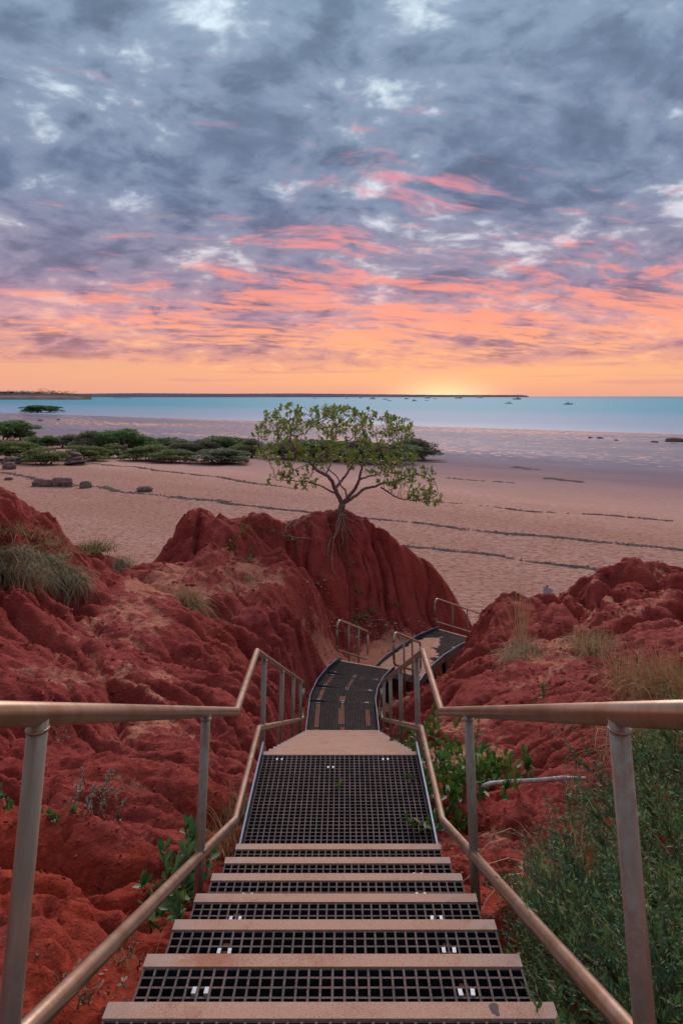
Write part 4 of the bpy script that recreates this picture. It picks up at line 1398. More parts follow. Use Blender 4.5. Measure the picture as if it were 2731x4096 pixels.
for (a, b_, w_, t_, k, lb) in ((330, 470, 330, 335, 3, "grey mangrove seen through the left half of the tree crown"), (560, 485, 330, 322, 1, "dark mangrove seen through the middle of the tree crown"),
                               (780, 492, 300, 330, 0, "grey green mangrove seen behind the tree's upright limbs"), (1000, 505, 320, 335, 4, "green mangrove seen through the right half of the tree crown"),
                               (1220, 478, 260, 328, 3, "dark mangrove sticking out right of the tree crown")):
    p, q = z1(a, b_)
    mangrove(p, q, w_ * 0.542, 1580 + t_ * 0.542, k, lb)
mangrove(163, 1652, 112, 1620, 1, "lone dark mangrove standing at the water's edge", 0.0)

# ------------------------------------------------------------------ grass tufts
def tuft(label, cat, pxs, d0, d1, N, lmin, lmax, spread, lean, droop, width, mats, seed, ring=0.1, group="grass tufts on the red rock", name="grass_tuft"):
    rs = np.random.RandomState(seed)
    pts = [gpt(a, b_, d0, d1) for a, b_ in pxs]
    c = pts[0]
    base = np.array([(p.x - c.x, p.y - c.y, p.z - c.z - 0.03) for p in pts])
    o = link(name, grass_mesh(name, base, N, lmin, lmax, spread, lean, droop, width, [M[m] for m in mats], rs, ring))
    o.location = c
    return tag(o, label, cat, group)
HG = ['greygrass', 'straw', 'grass', 'greygrass', 'straw2']
tuft("shaggy olive grass at the left picture edge on the hill", "grass", [(10, 2235), (50, 2200), (60, 2250), (30, 2280), (90, 2220)], 8, 17, 1700, .16, .50, .95, (.35, -.45, -.1), 1.1, .009, HG, 1, .16)
tuft("shaggy grey green grass in the middle of the hill's grass patch", "grass", [(120, 2245), (160, 2230), (120, 2290), (190, 2260), (150, 2310)], 8, 17, 1700, .16, .50, .95, (.4, -.45, -.1), 1.1, .009, HG, 2, .16)
tuft("shaggy drooping grass at the right end of the hill's grass patch", "grass", [(220, 2270), (260, 2280), (290, 2310), (310, 2330), (250, 2310)], 8, 17, 1300, .16, .46, .95, (.45, -.45, -.15), 1.2, .009, HG, 3, .14)
tuft("straw coloured grass along the top of the hill's grass patch", "grass", [(30, 2130), (110, 2150), (180, 2180), (240, 2210)], 8, 18, 700, .15, .42, .8, (.35, -.2, 0), .7, .008, ['straw2', 'straw', 'grass'], 4, .22)
tuft("small dead tuft hanging below the hill's grass patch", "grass", [(125, 2370)], 8, 17, 90, .15, .4, .8, (.1, -.3, -.2), .8, .009, ['straw2', 'straw'], 5, .08)
tuft("green tuft at the foot of the left hill beside the sand", "grass", [(370, 2200)], 12, 24, 420, .25, .5, .6, (.2, -.2, 0), .7, .012, ['grass', 'grass', 'straw'], 6, .22)
tuft("small round green tuft on the sandy saddle, left of a darker one", "grass", [(480, 2262)], 12, 24, 260, .2, .42, .7, (0, 0, 0), .7, .012, ['grass', 'greygrass'], 7, .14)
tuft("small dark green tuft leaning right on the sandy saddle", "grass", [(560, 2248)], 12, 24, 260, .25, .48, .6, (.35, 0, 0), .8, .012, ['grass', 'greygrass'], 8, .12)
tuft("golden drooping grass tuft on the edge of the red ledge", "grass", [(745, 2410), (765, 2420), (730, 2400)], 9, 20, 900, .30, .75, .8, (.2, -.3, .1), 1.0, .010, ['straw', 'straw2', 'straw'], 9, .11)
tuft("tiny green tuft on top of the rounded red lobe", "grass", [(985, 2322)], 12, 20, 90, .1, .25, .8, (0, 0, 0), .5, .009, ['grass', 'straw'], 10, .07)
tuft("pale straw tuft with tall stalks in front of the right mound", "grass", [(2080, 2620), (2110, 2600), (2050, 2640)], 9, 17, 620, .15, .70, .75, (-.05, -.3, 0), 1.0, .008, ['straw', 'straw', 'greygrass'], 11, .13)
tuft("tall thin stalks rising behind the pale straw tuft", "grass", [(2085, 2560)], 9, 17, 60, .8, 1.5, .22, (0, 0, 0), .2, .008, ['straw2', 'straw'], 12, .08)
tuft("bushy straw tuft with green base below the right mound's hollow", "grass", [(2370, 2610), (2410, 2590), (2340, 2590)], 9, 18, 700, .2, .85, .65, (0, -.2, 0), .95, .008, ['straw', 'straw2', 'straw', 'grass'], 13, .14)
tuft("thin flat tuft of olive grass on the sand beside the pale straw tuft", "grass", [(2170, 2610)], 9, 17, 140, .08, .22, 1.0, (.2, 0, 0), .4, .009, ['grass', 'straw'], 14, .14)
for k, (pp, lb) in enumerate([([(2570, 2770), (2580, 2750)], "tall brown dry grass, left end of the stand at the right edge"), ([(2640, 2780), (2630, 2750)], "tall brown dry grass in the middle of the stand at the right edge"), ([(2710, 2780), (2705, 2740)], "tall brown dry grass cut by the right picture edge")]):
    tuft(lb, "grass", pp, 7, 15, 330, .25, 1.1, .6, (-.1, -.1, 0), .8, .007, ['straw2', 'straw2', 'straw'], 20 + k, .25)
tuft("matted dead grass behind the right post above the shrub", "grass", [(2600, 2950), (2680, 2960), (2540, 2960)], 5, 11, 600, .3, .7, .9, (-.1, -.25, 0), 1.1, .008, ['straw2', 'straw', 'straw2'], 25, .22)
tuft("dry grass blades beside the left edge of the landing", "grass", [(930, 3350), (900, 3420)], 4, 8, 130, .2, .5, .7, (-.1, -.1, 0), .7, .006, ['straw', 'grass', 'straw'], 26, .07)
tuft("bright green grass at the left edge of the landing's near end", "grass", [(955, 3290), (960, 3230)], 4, 8, 160, .12, .32, .6, (0, 0, 0), .6, .007, ['grass', 'grass', 'straw'], 27, .06)
tuft("sparse dead stalks low on the soil left of the nearest treads", "grass", [(520, 3880), (420, 3980)], 2, 5, 60, .08, .28, .9, (0, 0, 0), .6, .004, ['straw', 'straw2'], 28, .12)

# ------------------------------------------------------------------ leafy plants
def leafy(label, cat, name, pxs, d0, d1, n_st, hmin, hmax, lean, leaf, per, mats, seed, kind='oval', group=None, ring=0.08, spread=0.35):
    rs = np.random.RandomState(seed)
    c = gpt(pxs[0][0], pxs[0][1], d0, d1)
    root = empty(name, c)
    tag(root, label, cat, group)
    bases = [gpt(a, b_, d0, d1) for a, b_ in pxs]
    st = MB()
    P, D, S, mi = [], [], [], []
    for i in range(n_st):
        b_ = bases[rs.randint(len(bases))] + Vector((rs.normal() * ring, rs.normal() * ring, -0.02))
        b_.z = ground(b_.x, b_.y) - 0.02
        v_ = Vector((rs.normal() * spread + lean[0], rs.normal() * spread + lean[1], 1.0 + lean[2])).normalized()
        L = rs.uniform(hmin, hmax)
        pts = []
        for k in range(6):
            q = k / 5
            p = b_ + v_ * L * q + Vector((0, 0, -0.25 * L * q * q * (v_.x**2 + v_.y**2)**.5)) + Vector(rs.normal(size=3)) * 0.006
            pts.append(p)
        st.tube(pts, [0.0045 * (1 - 0.6 * k / 5) for k in range(6)], 4)
        for k in range(per):
            q = 0.15 + 0.85 * rs.rand()**0.7
            i0 = min(int(q * 5), 4)
            p = pts[i0].lerp(pts[i0 + 1], q * 5 - i0)
            dd = np.array(v_) * 0.45 + rs.normal(size=3) * 0.6 + np.array([0, 0, 0.25])
            P.append(np.array(p)); D.append(dd); S.append(rs.uniform(*leaf)); mi.append(0 if rs.rand() > 0.06 or len(mats) < 2 else 1)
    st.build("stem", [M['stem']], root)["kind"] = "stuff"
    o = link("foliage", leaves_mesh("foliage", np.array(P), np.array(D), np.array(S), kind, [M[m] for m in mats], mi=np.array(mi), rs=rs), root)
    o["kind"] = "stuff"
    return root
leafy("lush bright green creeper right of the landing, under the handrail", "plant", "leafy_creeper", [(1760, 3200), (1790, 3120), (1800, 3300), (1730, 3080), (1850, 3180), (1780, 3260), (1700, 3000)], 4.5, 11, 95, .22, .55, (-.05, -.15, 0), (.055, .10), 13, ['broad', 'yellow'], 31, ring=.16)
leafy("bright green creeper runner between the right post and the white branch", "plant", "leafy_creeper", [(1930, 3140), (1980, 3140), (2040, 3120)], 4.5, 11, 30, .15, .40, (.05, -.15, 0), (.055, .10), 11, ['broad', 'yellow'], 32, ring=.13)
leafy("thick leaved green plant left of the stairs under the handrail", "plant", "fleshy_shrub", [(690, 3640), (720, 3560), (650, 3700), (740, 3500)], 3.0, 6.5, 24, .12, .34, (-.05, -.15, 0), (.045, .095), 13, ['succ', 'broad'], 33, ring=.06, spread=.3)
leafy("tiny green seedling on the flat rock right of the stairs", "plant", "seedling", [(2172, 2790)], 7, 13, 4, .08, .18, (0, 0, 0), (.07, .11), 4, ['broad'], 34, ring=.02)
leafy("pale grey feathery weed left of the red hump", "weed", "weed", [(370, 3230), (400, 3210), (330, 3240)], 4.5, 9, 24, .12, .32, (.35, -.05, -.1), (.014, .026), 26, ['greygrass'], 35, kind='small', ring=.06, spread=.5)
leafy("small dark weed in the shaded hollow behind the left post", "weed", "weed", [(230, 2960)], 5, 11, 12, .10, .25, (.1, 0, 0), (.018, .03), 14, ['greygrass'], 36, kind='small', ring=.05, spread=.5)
leafy("low green weed on the soil right of the left post", "weed", "weed", [(230, 3260), (260, 3250), (185, 3270)], 4, 8, 10, .03, .10, (0, 0, 0), (.025, .045), 8, ['succ'], 37, ring=.05, spread=.6)
leafy("small green weed at the left picture edge by the post", "weed", "weed", [(8, 3230)], 4, 8, 6, .05, .14, (0, 0, 0), (.03, .06), 8, ['succ'], 38, ring=.04, spread=.6)
leafy("thin pale weed on the soil beside the bottom left treads", "weed", "weed", [(310, 4030), (300, 3990)], 2.2, 5, 7, .04, .10, (0, 0, 0), (.008, .018), 10, ['greygrass'], 39, kind='small', ring=.04, spread=.5)
leafy("small pale weed left of the treads near the fleshy plant", "weed", "weed", [(520, 3850), (505, 3890)], 2.2, 6, 7, .04, .11, (0, 0, 0), (.008, .018), 10, ['greygrass'], 40, kind='small', ring=.04, spread=.5)
leafy("green leaves poking up on the right edge of the landing's far end", "plant", "creeper_shoot", [(1655, 3100), (1670, 3120)], 4.5, 9, 8, .35, .60, (-.35, -.1, 0), (.06, .10), 5, ['broad'], 41, ring=.05, spread=.15)
# leaves and sprout that came up through the landing
def sprout(label, x, y, z, n, leaf, hmax, mats, seed):
    rs = np.random.RandomState(seed)
    root = empty("seedling", (x, y, z))
    tag(root, label, "plant")
    st = MB()
    P, D, S, mi = [], [], [], []
    for i in range(n):
        v_ = Vector((rs.normal() * .5, rs.normal() * .4, 1)).normalized()
        L = rs.uniform(.4, 1) * hmax
        a = Vector((x + rs.normal() * .03, y + rs.normal() * .03, z - .03))
        st.tube([a, a + v_ * L * .5, a + v_ * L], [.003, .0025, .002], 4)
        for k in range(3):
            P.append(np.array(a + v_ * L * rs.uniform(.5, 1))); D.append(np.array(v_) * .5 + rs.normal(size=3) * .6); S.append(rs.uniform(*leaf)); mi.append(rs.randint(len(mats)))
    st.build("stem", [M['stem']], root)["kind"] = "stuff"
    o = link("foliage", leaves_mesh("foliage", np.array(P), np.array(D), np.array(S), 'oval', [M[m] for m in mats], mi=np.array(mi), rs=rs), root)
    o["kind"] = "stuff"
sprout("green and yellow sprout on the landing's near right corner", CX + 0.535, 5.20, zL, 7, (.05, .09), .13, ['broad', 'yellow', 'broad', 'litter'], 51)
sprout("tiny yellow green seedling in the middle of the landing", CX + 0.0, 5.72, zL, 3, (.03, .05), .04, ['broad', 'yellow'], 52)
sprout("thin seedling beside the landing's right kick plate", CX + 0.50, 5.83, zL, 4, (.025, .045), .09, ['yellow', 'broad'], 53)
sprout("grassy sprout on the left end of the tread below the landing edge", CX - 0.52, D_A + GOING * 4.5, CAMZ - H_A - RISE * 5, 5, (.03, .05), .05, ['grass', 'grass'], 54)
sprout("upright green sprig over the right end of the nearest tread", CX + 0.60, 2.22, CAMZ - H_A, 4, (.018, .032), .09, ['feather', 'broad'], 55)

# ------------------------------------------------------------------ feathery shrubs on the right
def feathery(label, ells, n_sp, seed, mats, base):
    rs = np.random.RandomState(seed)
    root = empty("feathery_shrub", (base[0], base[1], ground(base[0], base[1])))
    tag(root, label, "shrub", "feathery shrubs right of the stairs")
    P, D, S = [], [], []
    st = MB()
    vol = np.array([e_[3] * e_[4] * e_[5] for e_ in ells])
    vol = vol / vol.sum()
    MI = []
    n_cl = n_sp // 13
    for c_ in range(n_cl):
        e_ = ells[rs.choice(len(ells), p=vol)]
        v_ = rs.normal(size=3)
        v_ /= np.linalg.norm(v_)
        if v_[2] < -0.2:
            v_[2] *= -1
        r_ = rs.uniform(0.50, 1.0)**0.6
        if rs.rand() < 0.14:
            r_ *= rs.uniform(1.0, 1.25)
        cen = np.array([e_[0] + v_[0] * e_[3] * r_, e_[1] + v_[1] * e_[4] * r_, CAMZ - e_[2] + v_[2] * e_[5] * r_])
        if cen[0] < CX + STW / 2 + 0.06 and rs.rand() < 0.62:
            continue
        axis = v_ * np.array([1, 1, 0.7]) + np.array([0, 0, 0.7]) + rs.normal(size=3) * 0.4
        axis /= np.linalg.norm(axis)
        kind_ = rs.choice(len(mats))
        st.tube([Vector(cen - axis * .30), Vector(cen - axis * .1), Vector(cen + axis * .06)], [.0042, .0032, .0018], 4, cap=False)
        for i in range(rs.randint(8, 17)):
            dirn = axis * 0.9 + rs.normal(size=3) * 0.50
            dirn /= np.linalg.norm(dirn)
            L = rs.uniform(0.09, 0.26)
            bend = rs.normal(size=3) * 0.25
            a = cen - axis * 0.10 + axis * rs.uniform(-.08, .08)
            pts = [a + dirn * L * q + bend * L * q * q for q in np.linspace(0, 1, 4)]
            st.tube([Vector(p) for p in pts], [0.0020, 0.0016, 0.0011, 0.0007], 3, cap=False)
            for k in range(rs.randint(11, 20)):
                q = rs.uniform(.12, 1.0)
                p = a + dirn * L * q + bend * L * q * q
                sd_ = rs.normal(size=3)
                P.append(p); D.append(dirn * 0.7 + sd_ * 0.42); S.append(rs.uniform(0.016, 0.044) * (1.25 - 0.6 * q))
                MI.append(kind_ if rs.rand() < .85 else rs.choice(len(mats)))
    # woody stems
    for i in range(46):
        e_ = ells[rs.choice(len(ells), p=vol)]
        t_ = Vector((e_[0] + rs.normal() * e_[3] * .5, e_[1] + rs.normal() * e_[4] * .5, CAMZ - e_[2] + rs.uniform(0, .8) * e_[5]))
        b_ = Vector((e_[0] + rs.normal() * .25, e_[1] + rs.normal() * .25, 0))
        b_.z = ground(b_.x, b_.y) - .05
        st.tube([b_, b_.lerp(t_, .5) + Vector(rs.normal(size=3)) * .06, t_], [.010, .007, .003], 5)
    st.build("stem", [M['stem']], root)["kind"] = "stuff"
    P, D, S = np.array(P), np.array(D), np.array(S)
    o = link("foliage", leaves_mesh("foliage", P, D, S, 'narrow', [M[m] for m in mats], mi=np.array(MI), rs=rs), root)
    o["kind"] = "stuff"
feathery("large feathery green shrub filling the right edge behind the near post", [(2.35, 4.3, 2.55, 1.05, 1.1, .72), (2.0, 3.4, 2.35, .85, .8, .70), (1.75, 2.7, 2.1, .75, .7, .62), (2.9, 5.2, 2.6, .9, .9, .6)], 5600, 61, ['feather', 'feather3', 'feather2'], (2.2, 3.9))
feathery("feathery shrub leaning through the right handrail over the tread ends", [(.98, 3.05, 2.25, .40, .55, .42), (1.1, 2.5, 2.0, .45, .5, .45), (1.2, 3.7, 2.6, .45, .6, .45), (.95, 2.2, 2.0, .38, .35, .40)], 3200, 62, ['feather', 'feather2', 'feather3'], (1.15, 3.0))
feathery("thin feathery shrub with airy tips before the white branch", [(1.75, 5.2, 3.0, .55, .6, .42), (1.3, 4.7, 3.0, .35, .5, .38), (2.3, 6.0, 3.1, .6, .6, .4)], 900, 63, ['feather', 'feather', 'greygrass'], (1.6, 5.0))
tuft("long pale dead stalks bent across the right handrail", "grass", [(2200, 3500), (2260, 3540)], 3.0, 6.5, 14, .7, 1.15, .5, (-.5, -.45, .1), .8, .006, ['straw'], 64, .1)

# ------------------------------------------------------------------ vines, litter, fallen branch
def vine(label, pxs, d0, d1, n, leaf, seed, mats=('broad',)):
    rs = np.random.RandomState(seed)
    pts = [gpt(a, b_, d0, d1) + Vector((0, -0.03, 0.04)) for a, b_ in pxs]
    fine = []
    for i in range(len(pts) - 1):
        for k in range(4):
            q = pts[i].lerp(pts[i + 1], k / 4)
            q.z = max(q.z, ground(q.x, q.y) + 0.02)
            fine.append(q)
    root = empty("creeping_vine", pts[0])
    tag(root, label, "vine", "vines creeping over the mound")
    MB().tube(fine, 0.008, 4).build("stem", [M['stem']], root)
    P, D, S = [], [], []
    for k in range(n):
        q = fine[rs.randint(len(fine))]
        P.append(np.array(q) + rs.normal(size=3) * 0.05); D.append(rs.normal(size=3) + np.array([0, -.5, .5])); S.append(rs.uniform(*leaf))
    o = link("foliage", leaves_mesh("foliage", np.array(P), np.array(D), np.array(S), 'oval', [M[m] for m in mats], mi=rs.randint(len(mats), size=n), rs=rs), root)
    o["kind"] = "stuff"
vine("vine trailing in an arc over the rounded rock left of the roots", [(985, 2110), (1030, 2112), (1080, 2130), (1130, 2150), (1180, 2170), (1205, 2200)], 17, 23, 46, (.06, .12), 71)
vine("leafy vine patch at the left end of the trailing arc", [(925, 2200), (945, 2160), (975, 2140), (985, 2110)], 16, 23, 55, (.06, .13), 72, ('broad', 'yellow', 'broad'))
vine("short vine hanging below the leafy patch", [(1005, 2200), (995, 2240), (978, 2280)], 16, 23, 30, (.06, .12), 73)
vine("green vine hanging among the tree's bare roots", [(1375, 2150), (1378, 2200), (1390, 2240), (1410, 2300), (1430, 2370), (1445, 2400)], 17, 23.5, 44, (.06, .13), 74)
vine("vine on the leaf litter at the foot of the mound", [(1420, 2480), (1460, 2465), (1500, 2450), (1515, 2410)], 17, 23, 40, (.06, .13), 75)
vine("thin vine across the lower mound face", [(1545, 2425), (1580, 2430), (1610, 2440)], 17, 23.5, 14, (.06, .12), 76)
def litter():
    rs = np.random.RandomState(80)
    P, D, S = [], [], []
    areas = [(1440, 2505, 50, 28, 300, 16.5, 23), (1560, 2520, 60, 18, 90, 17, 23), (1280, 2340, 25, 20, 60, 17, 21), (1630, 3020, 40, 60, 120, 7, 12), (480, 3950, 120, 80, 50, 2.2, 5), (380, 3230, 80, 40, 20, 4, 9), (1800, 3420, 60, 90, 80, 4.5, 8), (1480, 2500, 90, 25, 60, 17, 23)]
    for (cx, cy, sx_, sy_, n, d0, d1) in areas:
        for k in range(n):
            q = gpt(cx + rs.normal() * sx_, cy + rs.normal() * sy_, d0, d1)
            if path_info(np.array([q.x]), np.array([q.y]))[0][0] < 0.7:
                continue
            P.append((q.x, q.y, q.z + 0.01)); D.append((rs.normal(), rs.normal(), rs.normal() * .12)); S.append(rs.uniform(.015, .035) if d0 < 6 else rs.uniform(.05, .10))
    o = link("leaf_litter", leaves_mesh("leaf_litter", np.array(P), np.array(D), np.array(S), 'oval', [M['litter']], rs=rs))
    tag(o, "dead leaves scattered on the red soil at the foot of the mound", "leaf litter", kind="stuff")
litter()
M['driftwood'] = simple("bleached_wood", (0.42, 0.33, 0.29), (0.64, 0.56, 0.52), 22.0, 0.85, 0, 0.6, 0.006, spec=0.15)
def branch():
    pts = [gpt(a, b_, 4.5, 10) + Vector((0, 0, u_)) for a, b_, u_ in ((1912, 3195, .01), (1930, 3178, .05), (1960, 3170, .07), (2050, 3166, .07), (2150, 3156, .06), (2250, 3142, .05), (2340, 3128, .03))]
    root = empty("fallen_branch", pts[0])
    tag(root, "bleached fallen branch lying on the red rock right of the creeper", "branch")
    MB().tube(pts, [.012, .018, .019, .018, .017, .016, .013], 9).build("wood", [M['driftwood']], root)
    q = pts[5]
    MB().tube([q, q + Vector((.05, .02, -.07)), q + Vector((.07, .02, -.12))], [.014, .010, .006], 6).build("twig", [M['driftwood']], root)
branch()

# ------------------------------------------------------------------ loose stones and clods
def clods():
    rs = np.random.RandomState(77)
    base = np.array([(1, 0, 0), (-1, 0, 0), (0, 1, 0), (0, -1, 0), (0, 0, 1), (0, 0, -1)], float)
    fc = np.array([(4, 0, 2), (4, 2, 1), (4, 1, 3), (4, 3, 0), (5, 2, 0), (5, 1, 2), (5, 3, 1), (5, 0, 3)])
    N = 26000
    y = 1.6 + 19 * rs.rand(N)**1.3
    x = rs.uniform(-1, 1, N) * (1.2 + y * 0.50)
    ok = (np.abs(x) < 12) & (path_info(x, y)[0] > 0.78) & (fbm(x * .8, y * .8, 3, 55) > 0.12 + rs.normal(size=N) * .22)
    x, y = x[ok][:6000], y[ok][:6000]
    n = len(x)
    r_ = np.minimum(0.006 + 0.0034 * y, 0.004 + 0.0016 * y * rs.rand(n) + 0.0011 * y * rs.pareto(2.4, n))
    z = bil(TZ, x, y)
    q = base[None] * r_[:, None, None] * rs.uniform(.55, 1.3, size=(n, 6, 3)) * np.array([1, 1, .7])
    a = rs.rand(n) * 6.28
    c, s_ = np.cos(a)[:, None], np.sin(a)[:, None]
    q = np.stack([q[:, :, 0] * c - q[:, :, 1] * s_, q[:, :, 0] * s_ + q[:, :, 1] * c, q[:, :, 2]], -1)
    V = (q + np.stack([x, y, z + r_ * .15], -1)[:, None, :]).reshape(-1, 3)
    F = (fc[None] + 6 * np.arange(n)[:, None, None]).reshape(-1, 3)
    o = link("loose_stones", mesh_np("loose_stones", V, F, [M['clod']]))
    tag(o, "loose red stones and clods scattered over the rock and soil", "stones", kind="stuff")
M['clod'] = simple("red_stone", (0.20, 0.026, 0.022), (0.46, 0.12, 0.085), 6.0, 0.95, 0, 0.6, 0.01, spec=0.1, island=0.6)
clods()

# ------------------------------------------------------------------ beach rocks
M['brock'] = simple("layered_brown_rock", (0.12, 0.078, 0.072), (0.27, 0.185, 0.17), 2.2, 0.9, 0, 0.8, 0.06, spec=0.15)
def stone_mesh(name, seed, layers=5, sx_=1.0, sy_=0.7, sz_=0.5):
    """squarish stone of uneven beds, unit size"""
    rs = np.random.RandomState(seed)
    mb = MB()
    nseg, rows = 18, layers * 3
    vs, fs = [], []
    ins = rs.uniform(0.86, 1.05, size=layers)
    for r_ in range(rows + 1):
        t_ = r_ / rows
        L = min(int(t_ * layers), layers - 1)
        edge = abs((t_ * layers) % 1.0 - 0.5) * 2
        k = ins[L] * (1 - 0.10 * edge**3) * (1 - 0.42 * t_**4)
        for s_ in range(nseg):
            a = 2 * math.pi * s_ / nseg
            sq = 1 / max(abs(math.cos(a)), abs(math.sin(a)))**0.55
            n_ = 1 + 0.26 * float(pnoise(np.array(math.cos(a) * 1.6 + seed), np.array(math.sin(a) * 1.6 + L * 0.8), seed))
            vs.append((math.cos(a) * sq * k * n_ * 0.5 * sx_, math.sin(a) * sq * k * n_ * 0.5 * sy_, (t_ + rs.uniform(-.012, .012)) * sz_))
    for r_ in range(rows):
        for s_ in range(nseg):
            s2 = (s_ + 1) % nseg
            fs.append((r_ * nseg + s_, r_ * nseg + s2, (r_ + 1) * nseg + s2, (r_ + 1) * nseg + s_))
    top = len(vs)
    vs.append((0, 0, sz_ * 1.03))
    for s_ in range(nseg):
        fs.append((rows * nseg + s_, rows * nseg + (s_ + 1) % nseg, top))
    mb.add(vs, fs, 0, False)
    return mb.mesh(name, [M['brock']])
def beach_rock(pxc, pyb, pw, ph_, seed, label, layers=4, depth=0.8, group="brown rocks on the beach"):
    q = bpt(pxc, pyb)
    Zc = q.y * CS - (CAMZ - q.z) * SN
    wd_ = pw / FPX * Zc
    hg = ph_ / FPX * Zc * CS
    o = link("beach_rock", stone_mesh("beach_rock", seed, layers, wd_, wd_ * depth, hg + 0.1))
    o.location = (q.x, q.y + wd_ * depth * 0.4, q.z - 0.1)
    o.rotation_euler = (0, 0, rng.uniform(-.15, .15))
    return tag(o, label, "rock", group)
for i, (a, b_, w_, h_, lb) in enumerate([(147, 1946, 48, 28, "leftmost rock in the row of brown rocks on the beach"), (183, 1947, 46, 26, "second rock from the left in the beach row"), (222, 1947, 52, 34, "broad tall rock in the middle of the beach row"),
                                         (262, 1948, 46, 34, "right end rock of the beach row, with flat layers"), (337, 1954, 46, 26, "single brown rock just right of the beach row"), (572, 1968, 62, 20, "grey slab lying on the drift line right of the beach row"),
                                         (30, 1922, 36, 11, "small flat rock at the left edge above the red hill"), (28, 1878, 58, 26, "dark ledge rock at the left edge, lower of two"), (34, 1858, 76, 28, "dark ledge rock at the left edge, upper of two"),
                                         (115, 1850, 22, 8, "little rock under the low olive mangrove")]):
    beach_rock(a, b_, w_, h_, 200 + i, lb, 4)
def rock_pile(pxc, pyb, pw, ph_, n, seed, label):
    rs = np.random.RandomState(seed)
    q = bpt(pxc, pyb)
    Zc = q.y * CS - (CAMZ - q.z) * SN
    wd_, hg = pw / FPX * Zc, ph_ / FPX * Zc
    root = empty("rock_pile", (q.x, q.y, q.z))
    tag(root, label, "rock pile", "layered rock piles among the mangroves")
    for k in range(n):
        t_ = k / (n - 1)
        w_ = wd_ * (1 - 0.60 * t_) * rs.uniform(.65, 1.12)
        me_ = stone_mesh("slab", seed + k, 2, w_, w_ * 0.8, hg / n * 1.35)
        o = bpy.data.objects.new("slab", me_)
        COL.objects.link(o)
        o.parent = root
        o.location = (rs.normal() * wd_ * 0.10 + (0.5 - t_) * wd_ * 0.18 * (1 if seed % 2 else -0.2), wd_ * 0.35 + rs.normal() * 0.1, hg * t_ * 0.95 - 0.12)
        o.rotation_euler = (rs.normal() * .09, rs.normal() * .09, rs.rand() * 3)
rock_pile(280, 1862, 112, 44, 6, 301, "stepped pile of grey slabs right of the low olive mangrove")
rock_pile(493, 1832, 68, 46, 6, 302, "narrow stack of dark slabs in the middle of the mangrove row")
for i, (a, b_, w_, h_, lb) in enumerate([(2705, 1768, 70, 16, "dark rock on the wet flat at the right edge"), (2620, 1770, 30, 6, "low dark rock left of the right edge rock on the wet flat"), (2400, 1754, 26, 6, "small dark rock on the wet flat, middle of three"),
                                         (2360, 1753, 18, 5, "small dark rock on the wet flat, left of three"), (2465, 1763, 18, 5, "small dark rock on the wet flat, right of three"), (262, 1648, 18, 5, "dark rock in the shallows right of the lone mangrove"),
                                         (324, 1650, 9, 4, "tiny dark rock in the shallows far right of the lone mangrove"), (160, 1684, 18, 5, "small dark rock on the flat below the lone mangrove"), (234, 1680, 14, 4, "little rock on the flat, lower right of the lone mangrove"),
                                         (700, 1755, 22, 6, "dark rock on the flat behind the row's middle mangroves")]):
    beach_rock(a, b_, w_, h_, 240 + i, lb, 2, 0.7, "dark rocks on the wet flat")

# ------------------------------------------------------------------ weed lines left by the tide
M['weed'] = simple("drift_weed", (0.085, 0.063, 0.060), (0.19, 0.135, 0.12), 3.0, 0.95, 0, 0, spec=0.1)
def weed_line(label, pxs, n, wpx, seed, smin=0.06, smax=0.26, patchy=0.35):
    rs = np.random.RandomState(seed)
    pts = [bpt(a, b_) for a, b_ in pxs]
    seg = [(pts[i + 1] - pts[i]).length for i in range(len(pts) - 1)]
    tot = sum(seg)
    vs, fs = [], []
    for k in range(int(n * .62)):
        s_ = rs.rand() * tot
        if float(fbm(np.array(s_ * 0.22), np.array(seed * 1.7), 4, 3, .7)) < -patchy + rs.normal() * .55:
            continue
        i = 0
        while s_ > seg[i] and i < len(seg) - 1:
            s_ -= seg[i]; i += 1
        p = pts[i].lerp(pts[i + 1], min(s_ / seg[i], 1))
        wob = float(fbm(np.array(p.x * .12), np.array(p.y * .12), 3, seed)) * wpx * 1.3
        off_ = rs.normal() * wpx * rs.uniform(.05, .45) + wob
        x, y = p.x + 0.621 * off_, p.y + 0.785 * off_
        z = float(beach_z(np.array(x), np.array(y))) + 0.05 + float(fbm(np.array(x * .16), np.array(y * .16), 3, 70)) * 0.05
        L, w_ = rs.uniform(smin, smax) * 1.3, rs.uniform(smin, smax) * 0.45
        a = rs.normal() * 0.5 - 0.66
        ca, sa = math.cos(a), math.sin(a)
        b0 = len(vs)
        hz = rs.uniform(.01, .05)
        for (lx, ly, lz) in ((-L / 2, -w_ / 2, -.04), (L / 2, -w_ / 2, -.04), (L / 2, w_ / 2, -.04), (-L / 2, w_ / 2, -.04), (rs.uniform(-.2, .2) * L, 0, hz)):
            vs.append((x + lx * ca - ly * sa, y + lx * sa + ly * ca, z + lz))
        fs += [(b0, b0 + 1, b0 + 4), (b0 + 1, b0 + 2, b0 + 4), (b0 + 2, b0 + 3, b0 + 4), (b0 + 3, b0, b0 + 4)]
    o = link("drift_line", mesh_np("drift_line", vs, fs, [M['weed']]))
    tag(o, label, "drift line", "weed lines on the sand", "stuff")
weed_line("long dark weed line across the sand right of the tree's roots", [(880, 2008), (1050, 2030), (1300, 2057), (1450, 2076), (1700, 2097), (1900, 2118), (2100, 2140), (2300, 2160), (2500, 2180), (2731, 2206)], 5200, 0.42, 401, patchy=.05)
weed_line("lower dark weed line ending behind the right mound", [(1530, 2170), (1700, 2189), (1900, 2212), (2100, 2243), (2300, 2265), (2470, 2284), (2731, 2318)], 2600, 0.34, 402, patchy=.2)
